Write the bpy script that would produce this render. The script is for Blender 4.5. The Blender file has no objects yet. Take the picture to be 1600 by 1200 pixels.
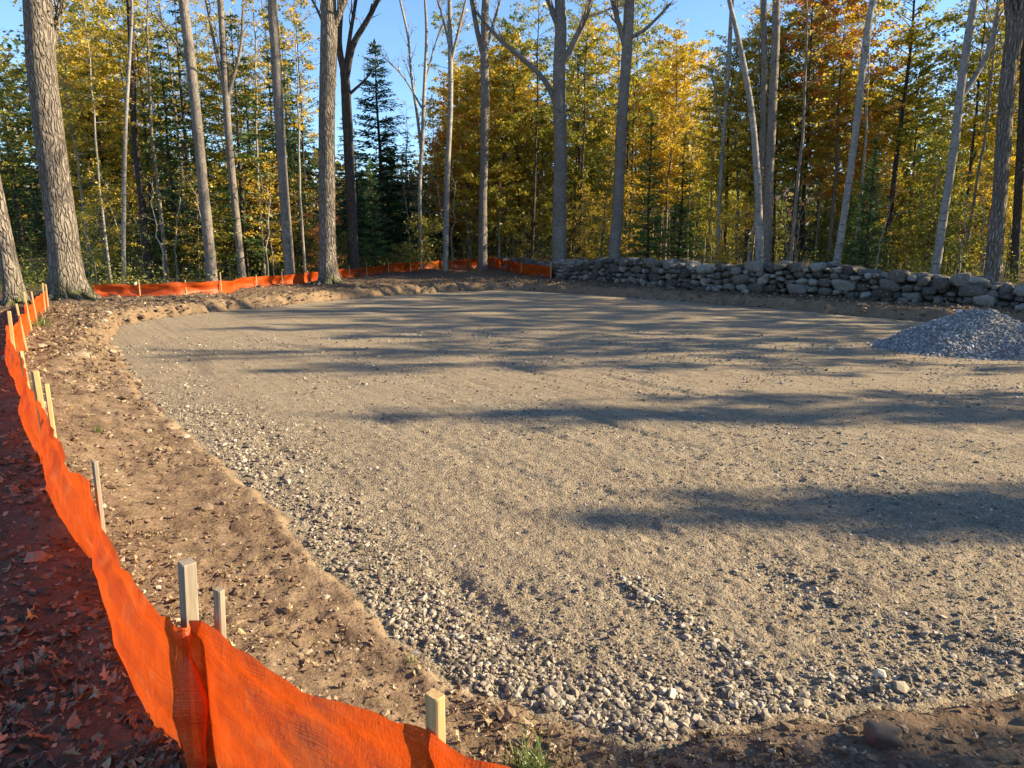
import bpy, math
import numpy as np
from mathutils import Vector

# ------------------------------------------------------------------ camera, world, sun, exposure
S = bpy.context.scene
COL = S.collection
R = math.radians
F_PX, TH, EYE = 1100.0, math.atan(225 / 1100.0), 1.65      # focal length in photo pixels (1600 wide), pitch, eye height
cd = bpy.data.cameras.new("camera")
cd.sensor_width = 36.0
cd.lens = 36.0 * F_PX / 1600.0
cd.clip_start, cd.clip_end = 0.05, 900.0
cam = bpy.data.objects.new("camera", cd)
COL.objects.link(cam)
cam.location = (0, 0, EYE)
cam.rotation_euler = (math.pi / 2 - TH, 0, 0)
S.camera = cam

SUN_EL, SUN_AZ = R(24), R(1.5)                               # azimuth counted from +X (right) towards +Y (ahead)
world = bpy.data.worlds.new("World")
S.world = world
world.use_nodes = True
wn = world.node_tree
wn.nodes.clear()
sky = wn.nodes.new("ShaderNodeTexSky")
sky.sky_type = 'NISHITA'
sky.sun_disc = False
sky.sun_elevation = SUN_EL
sky.sun_rotation = math.pi / 2 - SUN_AZ
sky.altitude = 200
sky.air_density, sky.dust_density, sky.ozone_density = 1.0, 0.0, 5.0
bg = wn.nodes.new("ShaderNodeBackground")
bg.inputs[1].default_value = 0.09
wo = wn.nodes.new("ShaderNodeOutputWorld")
wn.links.new(sky.outputs[0], bg.inputs[0])
wn.links.new(bg.outputs[0], wo.inputs[0])

sl = bpy.data.lights.new("sun", 'SUN')
sl.energy = 5.0
sl.angle = R(0.53)
sl.color = (1.0, 0.83, 0.55)
sun = bpy.data.objects.new("sun", sl)
COL.objects.link(sun)
SD = Vector((math.cos(SUN_EL) * math.cos(SUN_AZ), math.cos(SUN_EL) * math.sin(SUN_AZ), math.sin(SUN_EL)))
sun.rotation_euler = SD.to_track_quat('Z', 'Y').to_euler()
sun.location = (40, 0, 30)

S.view_settings.view_transform = 'Standard'
S.view_settings.look = 'None'
S.view_settings.exposure = 1.65
S.view_settings.gamma = 1.0
S.cycles.use_denoising = True
S.cycles.use_adaptive_sampling = True
S.cycles.adaptive_threshold = 0.02
S.cycles.max_bounces = 5
S.cycles.diffuse_bounces = 3
S.cycles.transmission_bounces = 4
S.cycles.transparent_max_bounces = 6
S.cycles.sample_clamp_indirect = 6.0

# ------------------------------------------------------------------ helpers
rng = np.random.default_rng(11)


def ray(px, py):
    cx, cy = (px - 800) / F_PX, (600 - py) / F_PX
    return np.array([cx, math.cos(TH) + cy * math.sin(TH), -math.sin(TH) + cy * math.cos(TH)])


def G(px, py, z=0.0):
    d = ray(px, py)
    return np.array([0, 0, EYE]) + d * ((z - EYE) / d[2])


def VP(px, py, Y):
    d = ray(px, py)
    return np.array([0, 0, EYE]) + d * (Y / d[1])


def project(p):
    x, y, z = p[0], p[1], p[2] - EYE
    dz = y * math.cos(TH) - z * math.sin(TH)
    return 800 + F_PX * x / dz, 600 - F_PX * (y * math.sin(TH) + z * math.cos(TH)) / dz


def _h(ix, iy, seed):
    n = (ix.astype(np.int64) * 374761393 + iy.astype(np.int64) * 668265263 + seed * 1442695041) & 0xFFFFFFFF
    n = ((n ^ (n >> 13)) * 1274126177) & 0xFFFFFFFF
    return ((n ^ (n >> 16)) & 0xFFFF) / 65535.0


def vn(x, y, seed=0):
    x, y = np.asarray(x, float), np.asarray(y, float)
    ix, iy = np.floor(x), np.floor(y)
    fx, fy = x - ix, y - iy
    fx, fy = fx * fx * (3 - 2 * fx), fy * fy * (3 - 2 * fy)
    a, b = _h(ix, iy, seed), _h(ix + 1, iy, seed)
    c, d = _h(ix, iy + 1, seed), _h(ix + 1, iy + 1, seed)
    return (a + (b - a) * fx) * (1 - fy) + (c + (d - c) * fx) * fy - 0.5


def fbm(x, y, seed=0, octaves=4):
    s, a = 0, 1.0
    for o in range(octaves):
        s = s + a * vn(x * 2 ** o, y * 2 ** o, seed + o * 17)
        a *= 0.5
    return s


def sstep(a, b, x):
    t = np.clip((np.asarray(x, float) - a) / (b - a), 0, 1)
    return t * t * (3 - 2 * t)


def unit(v):
    return v / (np.linalg.norm(v, axis=-1, keepdims=True) + 1e-9)


class MB:
    """collects vertices and faces (and a per-vertex random value) for ONE mesh object"""

    def __init__(s):
        s.v, s.f, s.r, s.n = [], [], [], 0

    def add(s, V, F, rnd=0.5):
        V = np.asarray(V, float).reshape(-1, 3)
        F = np.asarray(F, int)
        s.v.append(V)
        s.f.append(F + s.n)
        s.r.append(np.broadcast_to(np.asarray(rnd, float), (len(V),)))
        s.n += len(V)

    def mesh(s, name, mat, smooth=True, extra=None):
        me = bpy.data.meshes.new(name)
        V = np.concatenate(s.v)
        loops = np.concatenate([f.ravel() for f in s.f])
        counts = np.concatenate([np.full(len(f), f.shape[1]) for f in s.f])
        starts = np.concatenate([[0], np.cumsum(counts)[:-1]])
        me.vertices.add(len(V))
        me.vertices.foreach_set("co", V.ravel().astype(np.float32))
        me.loops.add(len(loops))
        me.loops.foreach_set("vertex_index", loops.astype(np.int32))
        me.polygons.add(len(counts))
        me.polygons.foreach_set("loop_start", starts.astype(np.int32))
        me.polygons.foreach_set("use_smooth", np.full(len(counts), smooth))
        at = me.attributes.new("rnd", 'FLOAT', 'POINT')
        at.data.foreach_set("value", np.concatenate(s.r).astype(np.float32))
        for k, arr in (extra or {}).items():
            at = me.attributes.new(k, 'FLOAT', 'POINT')
            at.data.foreach_set("value", np.asarray(arr, np.float32).ravel())
        me.update(calc_edges=True)
        me.materials.append(mat)
        return me

    def build(s, name, mat, parent=None, smooth=True, extra=None):
        return link(name, s.mesh(name, mat, smooth, extra), parent)


def link(name, me, parent=None):
    o = bpy.data.objects.new(name, me)
    COL.objects.link(o)
    if parent is not None:
        o.parent = parent
    return o


def tag(o, label=None, cat=None, group=None, kind=None):
    if label: o["label"] = label
    if cat: o["category"] = cat
    if group: o["group"] = group
    if kind: o["kind"] = kind
    return o


def thing(name, loc, label=None, cat=None, group=None, rz=0.0):
    o = bpy.data.objects.new(name, None)
    o.empty_display_size = 0.3
    COL.objects.link(o)
    o.location = loc
    o.rotation_euler = (0, 0, rz)
    return tag(o, label, cat, group)


def copy_tree(o):
    c = o.copy()
    COL.objects.link(c)
    for ch in list(o.children):
        k = ch.copy()
        COL.objects.link(k)
        k.parent = c
    return c


def spline(pts, n):
    P = np.asarray(pts, float)
    if len(P) == 2:
        t = np.linspace(0, 1, n)[:, None]
        return P[0] * (1 - t) + P[1] * t
    Q = np.vstack([2 * P[0] - P[1], P, 2 * P[-1] - P[-2]])
    seg = np.linalg.norm(np.diff(P[:, :3], axis=0), axis=1)
    cum = np.concatenate([[0], np.cumsum(seg)])
    out = []
    for u in np.linspace(0, cum[-1] - 1e-9, n):
        i = min(int(np.searchsorted(cum, u, side='right') - 1), len(P) - 2)
        t = (u - cum[i]) / max(seg[i], 1e-9)
        a, b, c, d = Q[i], Q[i + 1], Q[i + 2], Q[i + 3]
        out.append(0.5 * (2 * b + (c - a) * t + (2 * a - 5 * b + 4 * c - d) * t * t + (3 * b - a - 3 * c + d) * t ** 3))
    return np.array(out)


def tube(pts, rad, k=6, rough=0.0, seed=0):
    P = np.asarray(pts, float)
    rad = np.asarray(rad, float)
    T = unit(np.gradient(P, axis=0))
    ref = np.array([1.0, 0, 0]) if abs(T[0, 0]) < 0.8 else np.array([0, 1.0, 0])
    U = unit(np.cross(T, ref))
    W = np.cross(T, U)
    a = np.arange(k) * 2 * math.pi / k
    r = rad[:, None] * np.ones((1, k))
    if rough:
        s = np.arange(len(P))[:, None] * 0.35
        r = r * (1 + rough * (vn(s + 0 * a, a * 2.2 + 0 * s, seed) + 0.6 * vn(s * 3 + 0 * a, a * 4.5 + 0 * s, seed + 5)))
    V = P[:, None, :] + r[..., None] * (np.cos(a)[None, :, None] * U[:, None, :] + np.sin(a)[None, :, None] * W[:, None, :])
    n = len(P)
    i = np.arange(n - 1)[:, None] * k
    j = np.arange(k)[None, :]
    j2 = (j + 1) % k
    Fq = np.stack([i + j, i + j2, i + k + j2, i + k + j], -1).reshape(-1, 4)
    return V.reshape(-1, 3), Fq


def quads(C, A, N, L, W):
    """flat kite-shaped leaves: centre, axis, normal, length, width"""
    A = unit(A)
    Sx = unit(np.cross(N, A))
    L = np.asarray(L)[:, None]
    W = np.asarray(W)[:, None]
    V = np.stack([C - A * L * 0.5, C + Sx * W * 0.5 - A * L * 0.08, C + A * L * 0.5, C - Sx * W * 0.5 - A * L * 0.08], 1)
    return V.reshape(-1, 3), np.arange(len(C) * 4).reshape(-1, 4)


def box(cx, cy, z0, z1, sx, sy, rz=0.0, lean=(0, 0), bev=0.004):
    """a squared stake with chamfered edges"""
    hx, hy = sx / 2, sy / 2
    ring = [(-hx + bev, -hy), (hx - bev, -hy), (hx, -hy + bev), (hx, hy - bev), (hx - bev, hy), (-hx + bev, hy), (-hx, hy - bev), (-hx, -hy + bev)]
    V = []
    zs = [(z0, 1.0), (z0 + (z1 - z0) * .5, 1.0), (z1 - bev, 1.0), (z1, 0.9)]
    for z, s in zs:
        for x, y in ring:
            x, y = x * s, y * s
            V.append((cx + x * math.cos(rz) - y * math.sin(rz) + lean[0] * (z - z0), cy + x * math.sin(rz) + y * math.cos(rz) + lean[1] * (z - z0), z))
    n = len(zs)
    V.append((cx + lean[0] * (z1 - z0), cy + lean[1] * (z1 - z0), z1))
    Fq = [(i * 8 + j, i * 8 + (j + 1) % 8, (i + 1) * 8 + (j + 1) % 8, (i + 1) * 8 + j) for i in range(n - 1) for j in range(8)]
    Ft = [((n - 1) * 8 + j, (n - 1) * 8 + (j + 1) % 8, n * 8) for j in range(8)]
    return np.array(V), np.array(Fq), np.array(Ft)


# ------------------------------------------------------------------ materials
class NT:
    def __init__(s, name):
        s.m = bpy.data.materials.new(name)
        s.m.use_nodes = True
        s.t = s.m.node_tree
        s.t.nodes.clear()
        s.out = s.n("ShaderNodeOutputMaterial")

    def n(s, typ, **kw):
        nd = s.t.nodes.new(typ)
        for k, v in kw.items():
            if k.startswith("i_"):
                nd.inputs[int(k[2:]) if k[2:].isdigit() else k[2:]].default_value = v
            else:
                setattr(nd, k, v)
        return nd

    def l(s, a, b):
        s.t.links.new(a, b)

    def noise(s, scale, detail=4, vec=None, rough=0.6):
        n = s.n("ShaderNodeTexNoise")
        n.inputs["Scale"].default_value = scale
        n.inputs["Detail"].default_value = detail
        n.inputs["Roughness"].default_value = rough
        if vec is not None: s.l(vec, n.inputs["Vector"])
        return n.outputs["Fac"]

    def ramp(s, fac, stops, interp='LINEAR'):
        r = s.n("ShaderNodeValToRGB")
        r.color_ramp.interpolation = interp
        e = r.color_ramp.elements
        while len(e) < len(stops): e.new(0.5)
        for k, (p, c) in enumerate(stops):
            e[k].position = p
            e[k].color = (c, c, c, 1) if not isinstance(c, tuple) else (*c, 1)
        s.l(fac, r.inputs[0])
        return r.outputs[0]

    def math(s, op, a, b=None, clamp=False):
        m = s.n("ShaderNodeMath", operation=op, use_clamp=clamp)
        for k, v in enumerate((a, b)):
            if v is None: continue
            if isinstance(v, (int, float)): m.inputs[k].default_value = v
            else: s.l(v, m.inputs[k])
        return m.outputs[0]

    def mix(s, fac, a, b, blend='MIX'):
        m = s.n("ShaderNodeMix", data_type='RGBA', blend_type=blend)
        for sock, v in ((m.inputs[0], fac), (m.inputs[6], a), (m.inputs[7], b)):
            if isinstance(v, (int, float)): sock.default_value = v
            elif isinstance(v, tuple): sock.default_value = (*v, 1)
            else: s.l(v, sock)
        return m.outputs[2]

    def attr(s, name):
        return s.n("ShaderNodeAttribute", attribute_name=name).outputs["Fac"]

    def obj(s):
        return s.n("ShaderNodeTexCoord").outputs["Object"]

    def scaled(s, vec, sc):
        m = s.n("ShaderNodeMapping")
        m.inputs["Scale"].default_value = sc
        s.l(vec, m.inputs[0])
        return m.outputs[0]

    def bump(s, h, strength, dist, normal=None):
        b = s.n("ShaderNodeBump")
        b.inputs["Strength"].default_value = strength
        b.inputs["Distance"].default_value = dist
        s.l(h, b.inputs["Height"])
        if normal is not None: s.l(normal, b.inputs["Normal"])
        return b.outputs[0]

    def principled(s, col, rough=0.9, normal=None, spec=0.2):
        p = s.n("ShaderNodeBsdfPrincipled")
        if isinstance(col, tuple): p.inputs["Base Color"].default_value = (*col, 1)
        else: s.l(col, p.inputs["Base Color"])
        if isinstance(rough, (int, float)): p.inputs["Roughness"].default_value = rough
        else: s.l(rough, p.inputs["Roughness"])
        p.inputs["Specular IOR Level"].default_value = spec
        if normal is not None: s.l(normal, p.inputs["Normal"])
        s.l(p.outputs[0], s.out.inputs[0])
        return p


def leaf_mat(name, stops, trans=0.45, objvar=0.5):
    n = NT(name)
    r = n.attr("rnd")
    oi = n.n("ShaderNodeObjectInfo").outputs["Random"]
    fac = n.math('ADD', n.math('MULTIPLY', r, 1 - objvar), n.math('MULTIPLY', oi, objvar))
    c = n.ramp(fac, stops)
    d = n.n("ShaderNodeBsdfDiffuse")
    t = n.n("ShaderNodeBsdfTranslucent")
    n.l(c, d.inputs[0])
    n.l(c, t.inputs[0])
    g = n.n("ShaderNodeBsdfGlossy", i_Roughness=0.45)
    g.inputs[0].default_value = (1, 1, 1, 1)
    m = n.n("ShaderNodeMixShader", i_0=trans)
    n.l(d.outputs[0], m.inputs[1])
    n.l(t.outputs[0], m.inputs[2])
    m2 = n.n("ShaderNodeMixShader", i_0=0.035)
    n.l(m.outputs[0], m2.inputs[1])
    n.l(g.outputs[0], m2.inputs[2])
    n.l(m2.outputs[0], n.out.inputs[0])
    return n.m


M = {}
M['gold'] = leaf_mat("gold_leaves", [(0.0, (.24, .23, .025)), (0.35, (.54, .39, .03)), (0.75, (.68, .47, .028)), (1.0, (.64, .34, .025))], .52)
M['yellowgreen'] = leaf_mat("yellow_green_leaves", [(0.0, (.09, .13, .02)), (0.4, (.25, .26, .03)), (0.75, (.48, .40, .035)), (1.0, (.62, .42, .035))], .52)
M['orange'] = leaf_mat("orange_leaves", [(0.0, (.58, .36, .03)), (0.45, (.62, .28, .03)), (0.8, (.58, .18, .03)), (1.0, (.50, .11, .03))], .5)
M['hemlock'] = leaf_mat("hemlock_needles", [(0.0, (.03, .065, .018)), (0.5, (.065, .12, .028)), (1.0, (.13, .18, .04))], .35)
M['spruce'] = leaf_mat("spruce_needles", [(0.0, (.022, .06, .026)), (0.5, (.045, .105, .042)), (1.0, (.085, .16, .055))], .25)
M['young'] = leaf_mat("young_needles", [(0.0, (.08, .16, .04)), (0.5, (.15, .27, .06)), (1.0, (.25, .36, .08))], .45)
M['under'] = leaf_mat("undergrowth_leaves", [(0.0, (.05, .08, .018)), (0.5, (.16, .19, .03)), (0.8, (.38, .32, .035)), (1.0, (.48, .28, .03))], .45, 0)
M['farwood'] = leaf_mat("far_wood_leaves", [(0.0, (.025, .045, .015)), (0.4, (.05, .075, .02)), (0.65, (.14, .11, .04)), (0.85, (.27, .21, .03)), (1.0, (.32, .19, .03))], .35, 0)
M['litter'] = leaf_mat("dry_leaves", [(0.0, (.07, .042, .024)), (0.35, (.16, .102, .055)), (0.7, (.30, .205, .115)), (0.93, (.52, .40, .22)), (1.0, (.52, .36, .07))], .2, 0)
M['grass'] = leaf_mat("grass_blades", [(0.0, (.07, .11, .02)), (0.6, (.14, .20, .04)), (1.0, (.32, .29, .11))], .35, 0)


def bark(name, lo, hi, sx=(9, 9, 1.1), bumpd=0.02, marks=0.0, moss=False):
    n = NT(name)
    o = n.obj()
    wn_ = n.n("ShaderNodeTexNoise")
    wn_.inputs["Scale"].default_value = 2.3
    wn_.inputs["Detail"].default_value = 3
    n.l(o, wn_.inputs["Vector"])
    warp = n.n("ShaderNodeVectorMath", operation='MULTIPLY_ADD')
    n.l(wn_.outputs["Color"], warp.inputs[0])
    warp.inputs[1].default_value = (.16, .16, .5)
    n.l(o, warp.inputs[2])
    w = warp.outputs[0]
    vo = n.n("ShaderNodeTexVoronoi", feature='DISTANCE_TO_EDGE')
    vo.inputs["Scale"].default_value = 1.0
    n.l(n.scaled(w, (sx[0] * 1.15, sx[1] * 1.15, sx[2] * 1.6)), vo.inputs["Vector"])
    furrow = n.ramp(vo.outputs["Distance"], [(.0, 0.0), (.22, 1.0)])
    a = n.noise(1.0, 7, n.scaled(w, (sx[0] * 1.6, sx[1] * 1.6, sx[2] * 3)), .7)
    b = n.noise(.7, 4, o)
    oi = n.n("ShaderNodeObjectInfo").outputs["Random"]
    c = n.ramp(a, [(.28, tuple(x * .55 for x in lo)), (.45, lo), (.70, hi)])
    c = n.mix(n.math('MULTIPLY', n.math('SUBTRACT', 1.0, furrow), .55 if not marks else .25), c, tuple(x * .30 for x in lo))
    c = n.mix(n.ramp(b, [(.4, 0.0), (.62, .7)]), c, tuple(x * .60 for x in lo))
    c = n.mix(n.ramp(n.noise(5.5, 5, o, .7), [(.58, 0.0), (.70, .5)]), c, tuple(min(.6, x * 1.25) for x in hi))
    if marks:
        k = n.noise(1.0, 2, n.scaled(o, (5, 5, 16)), .5)
        k2 = n.noise(2.2, 1, o)
        dark = n.math('MULTIPLY', n.ramp(k, [(.60, 0.0), (.66, 1.0)]), n.ramp(k2, [(.42, 0.0), (.55, 1.0)]))
        c = n.mix(n.math('MULTIPLY', dark, marks), c, (.035, .03, .027))
    c = n.mix(n.math('MULTIPLY', oi, .35), c, tuple(x * .7 for x in lo))
    if moss:
        z = n.n("ShaderNodeSeparateXYZ")
        n.l(o, z.inputs[0])
        mz = n.math('MULTIPLY', n.ramp(z.outputs[2], [(.15, 1.0), (.9, 0.0)]), n.ramp(n.noise(3.0, 4, o), [(.45, 0.0), (.6, .85)]))
        c = n.mix(mz, c, (.10, .11, .03))
    nn = n.bump(n.math('ADD', a, n.math('MULTIPLY', furrow, 1.3 if not marks else .25)), 1.0, bumpd)
    n.principled(c, .93, nn, .12)
    return n.m


M['bark_grey'] = bark("grey_ridged_bark", (.25, .208, .165), (.43, .365, .30), (11, 11, 1.7), .05, moss=True)
M['bark_smooth'] = bark("smooth_grey_bark", (.20, .172, .143), (.36, .318, .27), (9, 9, 2.4), .018, .75)
M['bark_dark'] = bark("dark_bark", (.085, .068, .055), (.17, .14, .115), (12, 12, 1.5), .02)
M['bark_birch'] = bark("pale_birch_bark", (.28, .255, .22), (.48, .445, .395), (5, 5, 3.0), .01, .95)
M['bark_thin'] = bark("thin_stem_bark", (.22, .18, .14), (.42, .37, .30), (20, 20, 4), .006)


def ground_mat():
    n = NT("soil")
    o = n.obj()
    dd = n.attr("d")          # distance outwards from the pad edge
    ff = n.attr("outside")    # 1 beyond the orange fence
    big = n.noise(.8, 5, o)
    mid = n.noise(5, 6, o, .65)
    fine = n.noise(38, 5, o, .7)
    c = n.ramp(mid, [(.28, (.085, .058, .038)), (.5, (.215, .148, .094)), (.72, (.34, .245, .16))])
    c = n.mix(n.ramp(big, [(.35, 0.0), (.7, .5)]), c, (.17, .108, .062))
    sand = n.math('MULTIPLY', n.ramp(dd, [(.0, .9), (.11, .75), (.2, 0.0)]), n.attr("lip"))
    c = n.mix(sand, c, (.36, .265, .165))
    face = n.ramp(n.attr("face"), [(0.05, 0.0), (.5, 1.0)])
    c = n.mix(n.math('MULTIPLY', face, .8), c, n.mix(mid, (.13, .085, .048), (.36, .25, .15)))
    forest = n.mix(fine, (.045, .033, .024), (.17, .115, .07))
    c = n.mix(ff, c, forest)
    c = n.mix(n.ramp(fine, [(.35, .0), (.7, .5)]), c, (.07, .046, .03), 'MIX')
    vo = n.n("ShaderNodeTexVoronoi")
    vo.inputs["Scale"].default_value = 34
    n.l(o, vo.inputs["Vector"])
    b1 = n.bump(mid, .8, .05)
    b2 = n.bump(fine, .9, .018, b1)
    b3 = n.bump(vo.outputs["Distance"], .4, .012, b2)
    n.principled(c, .95, b3, .1)
    return n.m


def pad_mat():
    n = NT("compacted_gravel")
    o = n.obj()
    big = n.noise(.45, 5, o)
    rot = n.n("ShaderNodeMapping")
    rot.inputs["Rotation"].default_value = (0, 0, R(55))
    n.l(o, rot.inputs[0])
    st = n.noise(1.0, 4, n.scaled(rot.outputs[0], (.22, 2.6, 1)), .6)
    tr = n.noise(1.0, 5, n.scaled(rot.outputs[0], (.35, 9, 1)), .62)
    fine = n.noise(70, 5, o, .75)
    mid = n.noise(9, 6, o, .7)
    v1 = n.n("ShaderNodeTexVoronoi")
    v1.inputs["Scale"].default_value = 62
    n.l(o, v1.inputs["Vector"])
    v2 = n.n("ShaderNodeTexVoronoi")
    v2.inputs["Scale"].default_value = 130
    n.l(o, v2.inputs["Vector"])
    sep = n.n("ShaderNodeSeparateColor")
    n.l(v1.outputs["Color"], sep.inputs[0])
    c = n.ramp(mid, [(.3, (.225, .163, .102)), (.52, (.365, .274, .172)), (.75, (.46, .358, .236))])
    c = n.mix(n.ramp(big, [(.35, .0), (.65, .65)]), c, (.295, .23, .152))
    c = n.mix(n.ramp(st, [(.45, .0), (.68, .55)]), c, (.41, .325, .215))
    c = n.mix(n.ramp(tr, [(.54, .0), (.66, .5)]), c, (.15, .115, .078))
    c = n.mix(n.ramp(sep.outputs[0], [(.0, .75), (.38, .0), (.75, .0), (1.0, .65)]), c, n.mix(sep.outputs[1], (.09, .08, .065), (.52, .46, .36)))
    c = n.mix(n.ramp(fine, [(.3, .5), (.5, .0)]), c, (.13, .11, .085))
    b0 = n.bump(tr, .6, .05)
    b1 = n.bump(mid, .7, .04, b0)
    b2 = n.bump(fine, .95, .018, b1)
    inv = n.math('SUBTRACT', 1.0, v1.outputs["Distance"])
    b3 = n.bump(inv, .75, .02, b2)
    b4 = n.bump(n.math('SUBTRACT', 1.0, v2.outputs["Distance"]), .5, .006, b3)
    n.principled(c, .92, b4, .15)
    return n.m


def stone_mat(name, stops, scale=9, bumpd=.01, moss=False):
    n = NT(name)
    o = n.obj()
    r = n.attr("rnd")
    c = n.ramp(r, stops)
    a = n.noise(scale, 5, o, .65)
    c = n.mix(n.ramp(a, [(.35, .6), (.6, 0.0)]), c, n.mix(.5, c, (.05, .045, .04)))
    if moss:
        c = n.mix(n.ramp(n.noise(2.6, 5, o, .7), [(.52, 0.0), (.68, .75)]), c, (.05, .05, .028))
        c = n.mix(n.ramp(n.noise(16, 3, o, .7), [(.60, 0.0), (.70, .6)]), c, (.46, .45, .40))
    n.principled(c, .88, n.bump(a, .7, bumpd), .25)
    return n.m


M['soil'] = ground_mat()
M['pad'] = pad_mat()
M['crushed'] = stone_mat("crushed_stone", [(0, (.09, .075, .056)), (.45, (.24, .198, .142)), (.85, (.37, .31, .23)), (1, (.54, .47, .37))], 40, .003)
M['pile'] = stone_mat("blue_grey_stone", [(0, (.13, .122, .112)), (.5, (.27, .257, .24)), (1, (.50, .48, .45))], 40, .003)
M['wallstone'] = stone_mat("field_stone", [(0, (.045, .039, .032)), (.5, (.128, .112, .092)), (1, (.285, .26, .22))], 7, .02, True)


def fabric_mat():
    n = NT("orange_woven_fabric")
    o = n.obj()
    a = n.noise(3.0, 5, o, .65)
    wv = n.noise(1.0, 3, n.scaled(o, (160, 160, 20)), .6)
    sp = n.noise(45, 2, o, .5)
    c = n.ramp(a, [(.3, (.52, .062, .007)), (.55, (.72, .098, .010)), (.75, (.80, .14, .018))])
    lines = n.noise(1.0, 2, n.scaled(o, (5, 5, 240)), .5)
    vv = n.attr('v')
    mud = n.math('MULTIPLY', n.ramp(vv, [(.0, 1.0), (.32, .25), (.6, 0.0)]), n.ramp(n.noise(14, 6, o, .75), [(.42, 0.0), (.62, 1.0)]))
    c = n.mix(n.ramp(lines, [(.5, 0.0), (.72, .3)]), c, (.82, .20, .05))
    c = n.mix(n.math('MULTIPLY', mud, .8), c, (.13, .075, .045))
    c = n.mix(n.ramp(n.noise(1.0, 4, n.scaled(o, (30, 30, 3)), .7), [(.62, 0.0), (.70, .45)]), c, (.33, .045, .012))
    c = n.mix(n.ramp(wv, [(.5, 0.0), (.75, .35)]), c, (.55, .07, .01))
    c = n.mix(n.ramp(n.noise(1.7, 4, o, .7), [(.58, 0.0), (.75, .4)]), c, (.30, .12, .05))
    c = n.mix(n.ramp(sp, [(.70, 0.0), (.76, .75)]), c, (.09, .04, .02))
    c = n.mix(n.ramp(n.noise(4.2, 6, o, .75), [(.55, 0.0), (.72, .5)]), c, (.80, .27, .10))
    d = n.n("ShaderNodeBsdfDiffuse")
    t = n.n("ShaderNodeBsdfTranslucent")
    tr = n.n("ShaderNodeBsdfTransparent")
    gl = n.n("ShaderNodeBsdfGlossy", i_Roughness=.38)
    bp = n.bump(n.math('ADD', n.math('ADD', wv, lines), n.math('MULTIPLY', n.noise(22, 4, o, .6), 2.5)), .5, .008)
    for sh in (d, t, gl): n.l(bp, sh.inputs["Normal"])
    n.l(c, d.inputs[0])
    n.l(c, t.inputs[0])
    tr.inputs[0].default_value = (.95, .20, .03, 1)
    gl.inputs[0].default_value = (.9, .7, .6, 1)
    m1 = n.n("ShaderNodeMixShader", i_0=.42)
    n.l(d.outputs[0], m1.inputs[1])
    n.l(t.outputs[0], m1.inputs[2])
    m2 = n.n("ShaderNodeMixShader", i_0=.09)
    n.l(m1.outputs[0], m2.inputs[1])
    n.l(tr.outputs[0], m2.inputs[2])
    m3 = n.n("ShaderNodeMixShader", i_0=.04)
    n.l(m2.outputs[0], m3.inputs[1])
    n.l(gl.outputs[0], m3.inputs[2])
    n.l(m3.outputs[0], n.out.inputs[0])
    return n.m


def wood_mat(name, lo, hi):
    n = NT(name)
    o = n.obj()
    g = n.noise(1.0, 5, n.scaled(o, (70, 70, 3)), .6)
    k = n.noise(9, 2, o)
    c = n.ramp(g, [(.3, lo), (.65, hi)])
    c = n.mix(n.ramp(k, [(.62, 0.0), (.7, .5)]), c, tuple(x * .5 for x in lo))
    n.principled(c, .8, n.bump(g, .5, .003), .2)
    return n.m


M['fabric'] = fabric_mat()
M['wood'] = wood_mat("new_pine", (.30, .178, .075), (.49, .33, .155))
M['wood_shaded'] = wood_mat("shaded_pine", (.17, .135, .095), (.31, .255, .185))  # stakes seen from their shaded side; the shade is put into the colour
M['flag'] = wood_mat("pink_tape", (.8, .12, .16), (.9, .3, .32))

# ------------------------------------------------------------------ ground and pad
PADZ = -0.35
edge_px = [(1060, 1160), (900, 1135), (720, 1065), (600, 975), (520, 890), (440, 800), (330, 705), (225, 615), (195, 570), (168, 535),
           (185, 510), (250, 497), (350, 486), (480, 473), (600, 462), (700, 456), (780, 453), (900, 459), (1050, 470), (1200, 482),
           (1350, 494), (1500, 507), (1600, 515)]
edge = [G(x, y, PADZ)[:2] for x, y in edge_px]
edge += [np.array(p) for p in [(13.3, 13.2), (13.9, 9.5), (12.6, 6.0), (9.0, 3.6), (5.5, 2.95), (3.6, 2.84)]]
edge += [G(x, y, PADZ)[:2] for x, y in [(1600, 1085), (1400, 1105), (1200, 1122)]]
edge = np.array(edge)
PC = np.array([1.2, 11.0])
loop = spline(np.vstack([edge, edge[:1]]), 1600)
ang = np.unwrap(np.arctan2(loop[:, 1] - PC[1], loop[:, 0] - PC[0]))
radl = np.linalg.norm(loop - PC, axis=1)
if ang[-1] < ang[0]: ang, radl = ang[::-1], radl[::-1]
order = np.argsort(ang % (2 * math.pi))
A_tab, R_tab = (ang % (2 * math.pi))[order], radl[order]


def edge_r(a):
    a = np.asarray(a) % (2 * math.pi)
    return np.interp(a, A_tab, R_tab, period=2 * math.pi)


def edge_d(x, y):
    x, y = np.asarray(x, float), np.asarray(y, float)
    dx, dy = np.asarray(x) - PC[0], np.asarray(y) - PC[1]
    a = np.arctan2(dy, dx)
    fr = sstep(8, 14, y)
    wob = (0.10 * vn(a * 40, 0 * a, 3) + 0.05 * vn(a * 120, 0 * a, 4)) * (1 + 1.8 * fr) + fr * (.16 * np.abs(2 * vn(a * 62, 0 * a, 6)) + .10 * np.abs(2 * vn(a * 150, 0 * a, 8)) - .12)
    return np.hypot(dx, dy) - edge_r(a) - wob


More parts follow.
